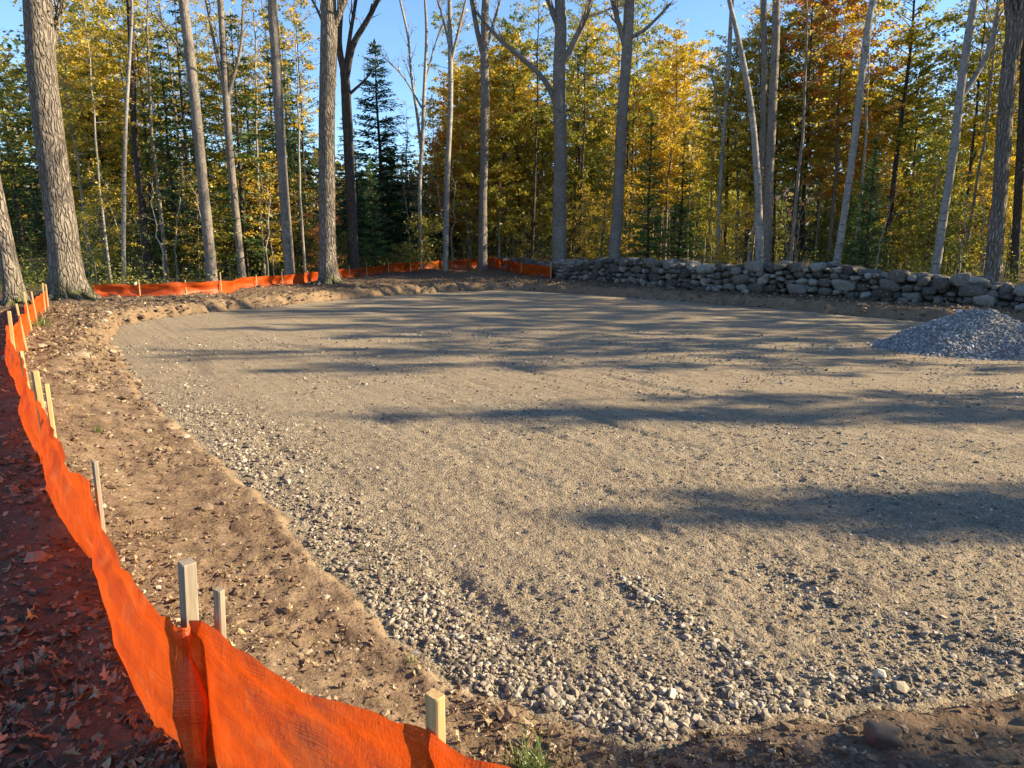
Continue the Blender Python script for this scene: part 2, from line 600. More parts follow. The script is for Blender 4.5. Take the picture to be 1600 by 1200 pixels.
# fence line (near run): stake bases and heights, from the ground up
stk_px = [((300, 1170), (288, 860)), ((347, 1190), (336, 913)), ((165, 890), (148, 700)), ((78, 728), (56, 575)), ((92, 742), (73, 597)),
          ((50, 640), (32, 544)), ((24, 575), (12, 489)), ((42, 548), (28, 475)), ((50, 522), (38, 461)), ((58, 503), (49, 453)),
          ((70, 488), (66, 441)), ((75, 481), (71, 444))]
stk = []
for b, t in stk_px:
    g = G(*b)
    stk.append((g[0], g[1], VP(*t, g[1])[2], (VP(*t, g[1])[0] - g[0])))
s1 = G(677, 1068, .66)
stk.insert(0, (s1[0], s1[1], .66, 0.0))
fp = [tuple(G(1010, 1330, .54)[:2]), tuple(G(800, 1204, .54)[:2])] + [(s[0], s[1]) for s in (stk[0], stk[2], stk[1], stk[3], stk[4], stk[6], stk[7], stk[8], stk[9], stk[10], stk[11], stk[12])] + [tuple(G(77, 478)[:2])]
FENCE = np.array(fp)


def fence_side(x, y):
    """signed distance to the near fence run: positive outside (away from the pad)"""
    x, y = np.asarray(x, float), np.asarray(y, float)
    best = np.full(x.shape, 1e9)
    sign = np.zeros(x.shape)
    P = np.vstack([FENCE, [[-13.2, 21.4]]])
    for a, b in zip(P[:-1], P[1:]):
        ab = b - a
        t = np.clip(((x - a[0]) * ab[0] + (y - a[1]) * ab[1]) / (ab @ ab), 0, 1)
        d = np.hypot(x - a[0] - t * ab[0], y - a[1] - t * ab[1])
        s = np.sign(-(ab[0] * (y - a[1]) - ab[1] * (x - a[0])))
        sign = np.where(d < best, s, sign)
        best = np.minimum(best, d)
    return -best * sign


def bank_w(a_x, a_y):
    """width of the bank slope: gentle on the near side, a steep cut at the far side"""
    t = sstep(8.5, 15.0, a_y)
    return 1.5 * (1 - t) + 0.34 * t


def ground_z(x, y, fine=True):
    x, y = np.asarray(x, float), np.asarray(y, float)
    d = edge_d(x, y)
    w = bank_w(x, y) * (1 + .7 * vn(x * .9, y * .9, 9))
    far = sstep(8.5, 15.0, y)
    s1 = np.clip(d / w, 0, 1)
    prof = (1 - far) * (0.26 * sstep(0, .16, d) + .74 * sstep(0.1, 1, s1)) + far * (0.82 * s1 ** .6 + .18 * sstep(0, 2.2, d))
    z = PADZ - 0.02 + (-PADZ + 0.02) * prof
    z = z + np.clip(d - .3, 0, 1.2) * .09 * fbm(x * .8, y * .8, 21, 3)
    z = z + np.clip(d - 7, 0, 60) * .016 * sstep(18, 30, np.hypot(x, y)) + 13 * sstep(38, 125, d) * sstep(10, 40, y) * (1 + .5 * vn(x * .03, y * .03, 25))
    z = np.where(d < 0, PADZ - .02 + d * .25, z)
    if fine:
        k = sstep(0.0, .25, d)
        z = z + k * ((.035 + .045 * far) * fbm(x * 4.5, y * 4.5, 31, 4) + .030 * fbm(x * 15, y * 15, 33, 3))
    return z


def build_ground():
    # angular samples: dense where the picture is close to the camera
    aa = np.linspace(0, 2 * math.pi, 20000, endpoint=False)
    ex, ey = PC[0] + edge_r(aa) * np.cos(aa), PC[1] + edge_r(aa) * np.sin(aa)
    dist = np.hypot(ex, ey)
    front = sstep(-1.0, .5, ey)
    wgt = 1 / (np.where(ey > 9, .0062, .0105) * np.clip(dist, 2, 40)) * np.hypot(np.gradient(ex), np.gradient(ey)) * (front * .9 + .1) * np.where((ex > 12) & (ey < 14), .4, 1)
    cum = np.cumsum(wgt)
    na = int(cum[-1])
    a = np.interp(np.linspace(0, cum[-1], na, endpoint=False), cum, aa)
    d = np.concatenate([np.linspace(-.35, -.06, 4), np.linspace(-.03, .5, 24), .5 + np.cumsum(np.geomspace(.025, .07, 60)), [3.4, 3.7, 4.1, 4.6, 5.2, 6, 7, 8.2, 9.6, 11.5, 14, 17, 21, 26, 32, 40, 50, 64, 85, 120, 200, 400]])
    A, D = np.meshgrid(a, d, indexing='ij')
    rr = edge_r(A) + D
    X, Y = PC[0] + rr * np.cos(A), PC[1] + rr * np.sin(A)
    dd = edge_d(X, Y)
    Z = ground_z(X, Y)
    n, m = A.shape
    i = np.arange(n)[:, None]
    j = np.arange(m - 1)[None, :]
    i2 = (i + 1) % n
    Fq = np.stack([i * m + j, i * m + j + 1, i2 * m + j + 1, i2 * m + j], -1).reshape(-1, 4)
    mb = MB()
    mb.add(np.stack([X, Y, Z], -1), Fq)
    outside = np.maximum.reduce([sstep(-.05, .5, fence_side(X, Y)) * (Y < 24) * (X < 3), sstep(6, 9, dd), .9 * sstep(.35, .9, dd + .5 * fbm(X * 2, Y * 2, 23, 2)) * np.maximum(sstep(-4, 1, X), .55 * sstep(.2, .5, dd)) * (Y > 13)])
    lip = sstep(-.75, -.2, -np.abs(X + 1.8) / 2.3) + 0 * Y
    lip = (Y < 9) * (X < .2) * sstep(-.45, .25, fbm(X * 3, Y * 3, 24, 3))
    zz = sstep(.03, .2, dd / bank_w(X, Y)) * (1 - sstep(.9, 1.3, dd / bank_w(X, Y))) * sstep(9, 15, Y)
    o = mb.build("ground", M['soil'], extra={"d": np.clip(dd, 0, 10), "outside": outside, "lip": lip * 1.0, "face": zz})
    tag(o, kind="structure", label="brown soil bank and forest floor round the gravel pad", cat="ground")


build_ground()


def pad_z(x, y):
    x, y = np.asarray(x, float), np.asarray(y, float)
    z = PADZ + .03 * fbm(x * .5, y * .5, 41, 3)
    near = 1 - sstep(5, 14, np.hypot(x, y))
    z = z + near * (.016 * fbm(x * 7, y * 7, 43, 3) + .020 * fbm(x * 26, y * 26, 45, 2)) + (1 - near) * .012 * fbm(x * 3, y * 3, 46, 2)
    # faint roller and track lines running away to the left
    u = (x * .80 + y * .60) + .5 * vn(x * .4, y * .4, 47)
    z = z - .030 * sstep(.16, .34, vn(u * 3.4, (y * .8 - x * .6) * .15, 48)) * sstep(-.1, .3, vn(x * 1.3, y * 1.3, 49)) * (1 - sstep(12, 22, y))
    return z


def build_pad():
    r = np.geomspace(1.9, 44, 560)
    th = np.linspace(R(-62), R(76), 460)
    Rr, T = np.meshgrid(r, th, indexing='ij')
    X, Y = Rr * np.sin(T), Rr * np.cos(T)
    Z = pad_z(X, Y)
    n, m = X.shape
    ids = np.arange(n * m).reshape(n, m)
    Fq = np.stack([ids[:-1, :-1], ids[:-1, 1:], ids[1:, 1:], ids[1:, :-1]], -1).reshape(-1, 4)
    d = edge_d(X, Y).ravel()
    cell = np.maximum(.1, .014 * Rr.ravel())
    keep = (d[Fq] < cell[Fq]).all(1)
    Fq = Fq[keep]
    used = np.unique(Fq)
    remap = -np.ones(n * m, int)
    remap[used] = np.arange(len(used))
    mb = MB()
    mb.add(np.stack([X, Y, Z], -1).reshape(-1, 3)[used], remap[Fq][:, ::-1])
    o = mb.build("gravel_pad", M['pad'])
    tag(o, kind="structure", label="levelled grey gravel pad in the clearing", cat="gravel pad")


build_pad()

# ------------------------------------------------------------------ loose stones, clods and leaves (uncountable stuff)
phi = (1 + 5 ** .5) / 2
ICO_V = unit(np.array([(-1, phi, 0), (1, phi, 0), (-1, -phi, 0), (1, -phi, 0), (0, -1, phi), (0, 1, phi), (0, -1, -phi), (0, 1, -phi), (phi, 0, -1), (phi, 0, 1), (-phi, 0, -1), (-phi, 0, 1)], float))
ICO_F = np.array([(0, 11, 5), (0, 5, 1), (0, 1, 7), (0, 7, 10), (0, 10, 11), (1, 5, 9), (5, 11, 4), (11, 10, 2), (10, 7, 6), (7, 1, 8), (3, 9, 4), (3, 4, 2), (3, 2, 6), (3, 6, 8), (3, 8, 9), (4, 9, 5), (2, 4, 11), (6, 2, 10), (8, 6, 7), (9, 8, 1)])


def scatter_stones(C, size, flat=.7):
    n = len(C)
    V = ICO_V[None] * (1 + rng.uniform(-.38, .3, (n, 12, 1)))
    V = V * rng.uniform(.65, 1.25, (n, 1, 3))
    q = unit(rng.normal(size=(n, 4)))
    w, x, y, z = q.T
    Rm = np.stack([1 - 2 * (y * y + z * z), 2 * (x * y - z * w), 2 * (x * z + y * w), 2 * (x * y + z * w), 1 - 2 * (x * x + z * z), 2 * (y * z - x * w), 2 * (x * z - y * w), 2 * (y * z + x * w), 1 - 2 * (x * x + y * y)], -1).reshape(n, 3, 3)
    V = np.einsum('nij,nkj->nki', Rm, V) * np.asarray(size)[:, None, None] * .5
    V[..., 2] *= flat
    V = V + C[:, None, :]
    Fq = (ICO_F[None] + np.arange(n)[:, None, None] * 12).reshape(-1, 3)
    return V.reshape(-1, 3), Fq, np.repeat(rng.random(n), 12)


def poly_d(x, y, pts):
    P = np.array([p[:2] for p in pts])
    best = np.full(np.shape(x), 1e9)
    for a, b in zip(P[:-1], P[1:]):
        ab = b - a
        t = np.clip(((x - a[0]) * ab[0] + (y - a[1]) * ab[1]) / (ab @ ab), 0, 1)
        best = np.minimum(best, np.hypot(x - a[0] - t * ab[0], y - a[1] - t * ab[1]))
    return best


bandA = [G(*p, PADZ) for p in [(300, 650), (400, 745), (490, 830), (560, 900), (640, 965), (740, 1035), (850, 1085), (960, 1110), (1080, 1140)]]
bandB = [G(*p, PADZ) for p in [(980, 905), (1060, 960), (1120, 1010), (1180, 1070), (1215, 1115)]]
bandC = [G(*p, PADZ) for p in [(1240, 900), (1320, 960), (1420, 1000), (1600, 1030)]]
bandD = [G(*p, PADZ) for p in [(1180, 1100), (1300, 1085), (1450, 1075), (1620, 1060)]]


def build_pebbles():
    N = 700000
    r = 1.9 * np.exp(rng.random(N) * math.log(16 / 1.9))
    t = rng.uniform(R(-45), R(50), N)
    x, y = r * np.sin(t), r * np.cos(t)
    d = edge_d(x, y)
    A = np.exp(-(poly_d(x, y, bandA) / (.15 + .060 * r)) ** 2)
    B = np.exp(-(poly_d(x, y, bandB) / .10) ** 2)
    Cc = np.exp(-(poly_d(x, y, bandC) / .32) ** 2) * .55
    D = np.exp(-(poly_d(x, y, bandD) / .22) ** 2)
    cl = sstep(-.25, .35, fbm(x * 1.1, y * 1.1, 61, 3) + .5 * vn((x * .8 + y * .6) * 2.5, (y * .8 - x * .6) * .3, 62))
    coarse = np.maximum.reduce([A, B, Cc, D]) * sstep(-.9, .1, fbm(x * 2.2, y * 2.2, 63, 3))
    dens = np.clip(.085 * cl + .02 + coarse * .36, 0, 1)
    keep = (d < -.01) & (rng.random(N) < dens)
    x, y, r, coarse = x[keep], y[keep], r[keep], coarse[keep]
    size = (.0045 + .0014 * r) * rng.lognormal(0, .42, len(x))
    big = rng.random(len(x)) < coarse * .8
    size = np.where(big, rng.lognormal(math.log(.0148), .50, len(x)) * (1 + .03 * r), size)
    size = np.clip(size, .005, .075)
    z = pad_z(x, y) + size * .12
    V, Fq, rr = scatter_stones(np.stack([x, y, z], -1), size)
    mb = MB()
    mb.add(V, Fq, rr)
    o = mb.build("loose_gravel", M['crushed'], smooth=False)
    tag(o, kind="stuff", label="loose crushed stones strewn over the gravel pad", cat="gravel")
    # soil clods and small stones on the bank
    N = 90000
    r = 1.5 * np.exp(rng.random(N) * math.log(24 / 1.5))
    t = rng.uniform(R(-50), R(60), N)
    x, y = r * np.sin(t), r * np.cos(t)
    d = edge_d(x, y)
    keep = (d > .02) & (d < 3.5) & (rng.random(N) < .22 + .5 * sstep(.0, .4, fbm(x * 1.7, y * 1.7, 65, 3)))
    x, y, r = x[keep], y[keep], r[keep]
    size = np.clip((.006 + .0024 * r) * rng.lognormal(0, .6, len(x)), .005, .14)
    V, Fq, rr = scatter_stones(np.stack([x, y, ground_z(x, y) + size * .1], -1), size, .6)
    mb = MB()
    mb.add(V, Fq, rr)
    k = rng.integers(0, len(loop), 9000)
    dd = rng.exponential(1.2, 9000) - .12
    dv = unit(loop[k] - PC)
    x, y = loop[k, 0] + dv[:, 0] * dd, loop[k, 1] + dv[:, 1] * dd
    kk = (y > 8) & (dd < 6)
    x, y = x[kk], y[kk]
    size = np.clip(.036 * rng.lognormal(0, .65, len(x)), .015, .2)
    V, Fq, rr = scatter_stones(np.stack([x, y, np.maximum(ground_z(x, y), PADZ) + size * .08], -1), size, .65)
    mb.add(V, Fq, rr)
    m = stone_mat("soil_clods", [(0, (.07, .045, .028)), (.6, (.19, .125, .075)), (.93, (.30, .22, .14)), (1, (.45, .40, .33))], 30, .004)
    o = mb.build("soil_clods", m, smooth=False)
    tag(o, kind="stuff", label="crumbly brown clods on the soil bank", cat="soil clods")


build_pebbles()

OAK = np.array([(0, -.5), (.05, -.3), (.20, -.26), (.14, -.12), (.33, -.02), (.18, .08), (.30, .26), (.12, .27), (0, .5), (-.12, .27), (-.30, .26), (-.18, .08), (-.33, -.02), (-.14, -.12), (-.20, -.26), (-.05, -.3)])
MAPLE = np.array([(0, -.5), (.03, -.26), (.26, -.34), (.22, -.16), (.48, -.02), (.26, .05), (.30, .25), (.12, .17), (0, .5), (-.12, .17), (-.30, .25), (-.26, .05), (-.48, -.02), (-.22, -.16), (-.26, -.34), (-.03, -.26)])
BEECH = np.array([(0, -.5), (.03, -.36), (.14, -.26), (.21, -.12), (.24, .02), (.21, .16), (.14, .30), (.06, .42), (0, .5), (-.06, .42), (-.14, .30), (-.21, .16), (-.24, .02), (-.21, -.12), (-.14, -.26), (-.03, -.36)])


def ground_leaves(x, y, size, lift=.006, tilt=.35):
    n = len(x)
    sh = np.stack([OAK, MAPLE, BEECH])[rng.choice(3, n, p=[.40, .07, .53])]
    c1, c2, c3 = rng.normal(.3, 1.0, n), rng.normal(.6, 1.0, n), rng.normal(0, .16, (n, 16))
    sh = sh * rng.uniform(.86, 1.12, (n, 16, 1)) * np.stack([rng.uniform(.6, 1.1, n), np.ones(n)], -1)[:, None, :]
    px, py = sh[..., 0], sh[..., 1]
    pz = c1[:, None] * px ** 2 + c2[:, None] * py ** 2 * .7 + c3 * .35 + rng.normal(0, .5, n)[:, None] * px * py
    P = np.concatenate([np.stack([px, py, pz], -1), np.zeros((n, 1, 3))], 1) * np.asarray(size)[:, None, None]
    a = rng.uniform(0, 2 * math.pi, n)
    t1, t2 = rng.normal(0, tilt, n), rng.normal(0, tilt, n)
    X, Y, Z = P[..., 0], P[..., 1], P[..., 2]
    Y, Z = Y * np.cos(t1)[:, None] - Z * np.sin(t1)[:, None], Y * np.sin(t1)[:, None] + Z * np.cos(t1)[:, None]
    X, Z = X * np.cos(t2)[:, None] - Z * np.sin(t2)[:, None], X * np.sin(t2)[:, None] + Z * np.cos(t2)[:, None]
    X, Y = X * np.cos(a)[:, None] - Y * np.sin(a)[:, None], X * np.sin(a)[:, None] + Y * np.cos(a)[:, None]
    Z = Z - np.minimum(Z.min(1), 0)[:, None] * .8
    V = np.stack([X + x[:, None], Y + y[:, None], Z + (ground_z(x, y) + lift)[:, None]], -1)
    j = np.arange(16)
    Fq = np.stack([j, (j + 1) % 16, np.full(16, 16)], -1)[None] + (np.arange(n) * 17)[:, None, None]
    return V.reshape(-1, 3), Fq.reshape(-1, 3), np.repeat(rng.beta(2, 2, n), 17)


def build_litter():
    mb = MB()
    N = 120000
    r = 1.3 * np.exp(rng.random(N) * math.log(26 / 1.3))
    t = rng.uniform(R(-62), R(52), N)
    x, y = r * np.sin(t), r * np.cos(t)
    d, fs = edge_d(x, y), fence_side(x, y)
    inside = (fs < -.03)
    dens = np.where(inside, .12 + .6 * np.exp(-((fs + .05) / .30) ** 2) * (x < 0) + .25 * sstep(.0, .5, fbm(x * 1.3, y * 1.3, 71, 3)), .22 + .25 * sstep(-.2, .4, fbm(x * 1.5, y * 1.5, 72, 3)))
    keep = (d > .08) & (np.abs(fs) > .03) & (rng.random(N) < dens) & ~((y > 22) & (d > 14))
    x, y, r, fs = x[keep], y[keep], r[keep], fs[keep]
    size = rng.lognormal(math.log(.05), .36, len(x)) * np.where(fs > 0, 1.05, .66) * (1 + .035 * np.clip(r - 3, 0, 20))
    size = np.where(rng.random(len(x)) < .45, size * rng.uniform(.25, .6, len(x)), size * rng.uniform(.8, 1.35, len(x)))
    V, Fq, rr = ground_leaves(x, y, np.clip(size, .012, .085 + .004 * r), tilt=.4)
    mb.add(V, Fq, rr)
    k = rng.integers(0, len(loop), 11000)
    dd = rng.exponential(1.8, 11000) + .3
    dv = unit(loop[k] - PC)
    x, y = loop[k, 0] + dv[:, 0] * dd, loop[k, 1] + dv[:, 1] * dd
    kk = (y > 9) & (dd < 7)
    V, Fq, rr = ground_leaves(x[kk], y[kk], rng.uniform(.05, .11, kk.sum()), tilt=.5)
    mb.add(V, Fq, rr)
    o = mb.build("leaf_litter", M['litter'], smooth=False)
    tag(o, kind="stuff", label="dry fallen leaves on the soil beside the orange fence", cat="leaf litter")


build_litter()


# ------------------------------------------------------------------ grass tufts
def grass_tuft(px, py, n, h, label):
    g = G(px, py, -.05)
    z = float(ground_z(g[0], g[1]))
    mb = MB()
    for k in range(n):
        a, lean, hh = rng.uniform(0, 6.28), rng.uniform(.1, .9), h * rng.uniform(.5, 1.1)
        b = np.array([rng.normal(0, h * .22), rng.normal(0, h * .22), -.01])
        dirv = np.array([math.cos(a), math.sin(a), 0])
        pts = [b + dirv * lean * hh * s ** 2 + np.array([0, 0, hh * (s - .35 * lean * s * s)]) for s in (0, .35, .7, 1)]
        side = np.array([-math.sin(a), math.cos(a), 0]) * h * .022
        V = []
        for s, p in zip((1, .9, .55, .08), pts): V += [p - side * s, p + side * s]
        mb.add(V, [(0, 1, 3, 2), (2, 3, 5, 4), (4, 5, 7, 6)], rng.random())
    o = mb.build("grass_tuft", M['grass'])
    o.location = (g[0], g[1], z)
    tag(o, label, "grass tuft")


grass_tuft(825, 1150, 150, .15, "green grass tuft on the bank right of the nearest stake")
grass_tuft(65, 512, 70, .34, "yellowed grass tuft on the bank below the big left trunk")
grass_tuft(150, 668, 60, .08, "small green grass tuft on the bank near the leaning stakes")
grass_tuft(640, 965, 36, .07, "thin yellow grass tuft growing at the sandy lip of the pad")


# ------------------------------------------------------------------ orange silt fences
def fabric(path, height_fn, parent, step, vstep, seed, sag=.05, wrinkle=1.0, top_stakes=None):
    P = np.asarray(path, float)
    L = np.linalg.norm(np.diff(P, axis=0), axis=1).sum()
    Q = spline(P, max(12, int(L / step)))
    cum = np.concatenate([[0], np.cumsum(np.linalg.norm(np.diff(Q, axis=0), axis=1))])
    T = unit(np.gradient(Q, axis=0))
    N = np.stack([-T[:, 1], T[:, 0]], -1)
    su = np.array(sorted(cum[np.argmin(np.hypot(Q[:, 0] - s[0], Q[:, 1] - s[1]))] for s in (top_stakes or P)))
    i = np.clip(np.searchsorted(su, cum) - 1, 0, len(su) - 2)
    t = np.clip((cum - su[i]) / np.maximum(su[i + 1] - su[i], .05), 0, 1)
    span = np.minimum(su[i + 1] - su[i], 2.0)
    bow = np.sin(math.pi * t)
    H = height_fn(Q, cum) - sag * bow * span
    nv = max(6, int(.6 / vstep))
    v = np.linspace(0, 1, nv)
    U, VV = np.meshgrid(cum, v, indexing='ij')
    bw = bow[:, None]
    off = wrinkle * (.075 * bw * span[:, None] ** .5 * vn(U * 1.1, VV * .8, seed) * 2 + .035 * vn(U * 2.4 + VV * 1.7, VV * 2.2, seed + 1) + .016 * vn(U * 7 + VV * 5, VV * 3, seed + 2) + .007 * vn(U * 17 - VV * 6, VV * 7, seed + 3))
    off = off * (1 - .75 * np.exp(-((np.min(np.abs(U[..., None] - su), -1)) / .05) ** 2) * VV)
    # slack cloth leans out in a belly between the stakes and a tuck runs along the top
    off = off + wrinkle * bw * (.11 * np.sin(math.pi * VV ** .8) * span[:, None] ** .5 - .05 * np.exp(-((VV - .82) / .07) ** 2))
    near = np.min(np.abs(U[..., None] - su), -1)
    rid = lambda q: np.clip(1 - np.abs(2 * q) * 2.2, 0, 1) ** 2
    crease = .020 * rid(vn((U + .9 * VV) * 2.3, VV * .9, seed + 11)) + .014 * rid(vn((U - 1.1 * VV) * 3.7, VV * 1.3, seed + 12)) + .012 * rid(vn(U * 1.2, VV * 5.5, seed + 13)) * bw
    off = off + crease * wrinkle * 1.8 * sstep(0, .12, near)
    off = off + wrinkle * .03 * np.exp(-((VV - .93) / .05) ** 2) * (.4 + vn(U * 1.5, 0 * U, seed + 14))
    X = Q[:, None, 0] + N[:, None, 0] * off
    Y = Q[:, None, 1] + N[:, None, 1] * off
    z0 = ground_z(Q[:, 0], Q[:, 1], False) - .03
    Z = z0[:, None] + VV * (H[:, None] + .03) + .01 * vn(U * 4, VV * 2, seed + 7) + VV ** 6 * (.022 * vn(U * 3.1, 0 * U, seed + 8) + .010 * vn(U * 11, 0 * U, seed + 9))
    n, m = X.shape
    ids = np.arange(n * m).reshape(n, m)
    Fq = np.stack([ids[:-1, :-1], ids[1:, :-1], ids[1:, 1:], ids[:-1, 1:]], -1).reshape(-1, 4)
    mb = MB()
    mb.add(np.stack([X, Y, Z], -1), Fq)
    return mb.build("fabric", M['fabric'], parent, extra={"v": VV})


def stake(x, y, h, sx, sy, rz, parent, mat, lean=(0, 0), label=None):
    z = float(ground_z(x, y, False))
    V, Fq, Ft = box(0, 0, -.12, h, sx, sy, rz, lean)
    mb = MB()
    mb.add(V, Fq)
    mb.add(np.zeros((0, 3)), np.zeros((0, 4), int))
    mb.f.append(Ft)
    o = mb.build("stake", M[mat], parent, smooth=False)
    o.location = (x, y, z)
    if label: o["label"] = label
    return o


nf = thing("silt_fence", (0, 0, 0), "orange silt fence on wooden stakes curving past the camera along the left bank", "silt fence")
off_side = []
P = FENCE.copy()
Tn = unit(np.gradient(P, axis=0))
Nn = np.stack([-Tn[:, 1], Tn[:, 0]], -1)
# cloth hangs on the far side of the stakes from the pad (towards the camera)
cloth_path = P + Nn * .02


def near_h(Q, cum):
    y = Q[:, 1]
    return np.interp(y, [0, 1.9, 2.1, 3.3, 5, 9, 13, 18], [.66, .545, .50, .52, .55, .55, .52, .42])


fabric(cloth_path, near_h, nf, .022, .022, 5, .035, .42, [cloth_path[k] for k in range(len(P))])
specs = [(.042, .03, 'wood'), (.05, .042, 'wood_shaded'), (.036, .022, 'wood_shaded'), (.036, .022, 'wood_shaded'), (.075, .04, 'wood'), (.036, .03, 'wood'), (.04, .03, 'wood'), (.05, .04, 'wood'),
         (.045, .03, 'wood'), (.045, .03, 'wood'), (.045, .03, 'wood'), (.045, .03, 'wood'), (.045, .03, 'wood')]
for (x, y, h, lx), (sx, sy, mt) in zip(stk, specs):
    k = np.argmin(np.hypot(P[:, 0] - x, P[:, 1] - y))
    rz = math.atan2(Tn[k, 1], Tn[k, 0]) + rng.normal(0, .1)
    stake(x - Nn[k, 0] * .005, y - Nn[k, 1] * .005, h, sx, sy, rz, nf, mt, (lx / max(h, .3), rng.normal(0, .02)))

ff = thing("silt_fence", (0, 0, 0), "long low orange silt fence across the back, ending at the stone wall", "silt fence")
far_px = [(148, 464, 447), (200, 463, 446), (275, 462, 444), (345, 458, 440), (410, 449, 434), (470, 443, 428), (560, 432, 420), (620, 427, 414), (690, 423, 410), (730, 422, 407), (772, 421, 406)]
fpts = np.array([G(x, b)[:2] for x, b, t in far_px])
fh = np.array([VP(x, t, G(x, b)[1])[2] for x, b, t in far_px])
fabric(fpts, lambda Q, c: np.interp(Q[:, 1], fpts[:, 1], fh) + .04, ff, .12, .06, 25, .02, .9)
fp2 = np.array([G(772, 421)[:2] + np.array([.06, 0]), G(815, 428)[:2], G(862, 434)[:2]])
fabric(fp2, lambda Q, c: np.full(len(Q), .56), ff, .1, .06, 35, .02, .8)
for k, (x, b, t) in enumerate([(218, 463, 437), (290, 461, 438), (345, 458, 425), (400, 450, 430), (440, 446, 424), (480, 442, 422), (545, 434, 414), (572, 431, 410), (606, 428, 409), (640, 426, 407), (672, 424, 406), (690, 423, 405), (733, 422, 405), (772, 421, 403)]):
    g = G(x, b)
    stake(g[0] + .05, g[1] - .05, VP(x, t, g[1])[2], .032, .022, .6, ff, 'wood')
for x, b, t in [(815, 428, 409), (861, 434, 408)]:
    g = G(x, b)
    stake(g[0], g[1] + .06, VP(x, t, g[1])[2], .05, .03, -.5, ff, 'wood')

# ------------------------------------------------------------------ dry-stone wall
wall = thing("stone_wall", (0, 0, 0), "long dry-stone wall of rounded grey field stones along the back right of the clearing", "stone wall")


def wall_stone(L, Hh, D, seed):
    u = np.linspace(-1, 1, 6)
    V, Fq, n = [], [], 0
    for ax in range(3):
        for sg in (-1, 1):
            a, b = np.meshgrid(u, u, indexing='ij')
            p = np.zeros((6, 6, 3))
            p[..., ax] = sg
            p[..., (ax + 1) % 3] = a
            p[..., (ax + 2) % 3] = b * sg
            ids = np.arange(36).reshape(6, 6) + n
            V.append(p.reshape(-1, 3))
            Fq.append(np.stack([ids[:-1, :-1], ids[1:, :-1], ids[1:, 1:], ids[:-1, 1:]], -1).reshape(-1, 4))
            n += 36
    V, Fq = np.concatenate(V), np.concatenate(Fq)
    s = unit(V)
    pw = rng.uniform(2.1, 3.4)
    s = s / (np.abs(s) ** pw).sum(1, keepdims=True) ** (1 / pw)
    nz = vn(s[:, 0] * 1.6 + seed, s[:, 1] * 1.6 + s[:, 2] * 2.1, seed) * .42 + vn(s[:, 0] * 3.1, s[:, 2] * 3.3 + seed + s[:, 1], seed + 1) * .2
    s = s * (1 + nz)[:, None]
    sh = rng.normal(0, .25)
    s[:, 2] += s[:, 0] * sh * .6
    return s * np.array([L, D, Hh]) * .5, Fq


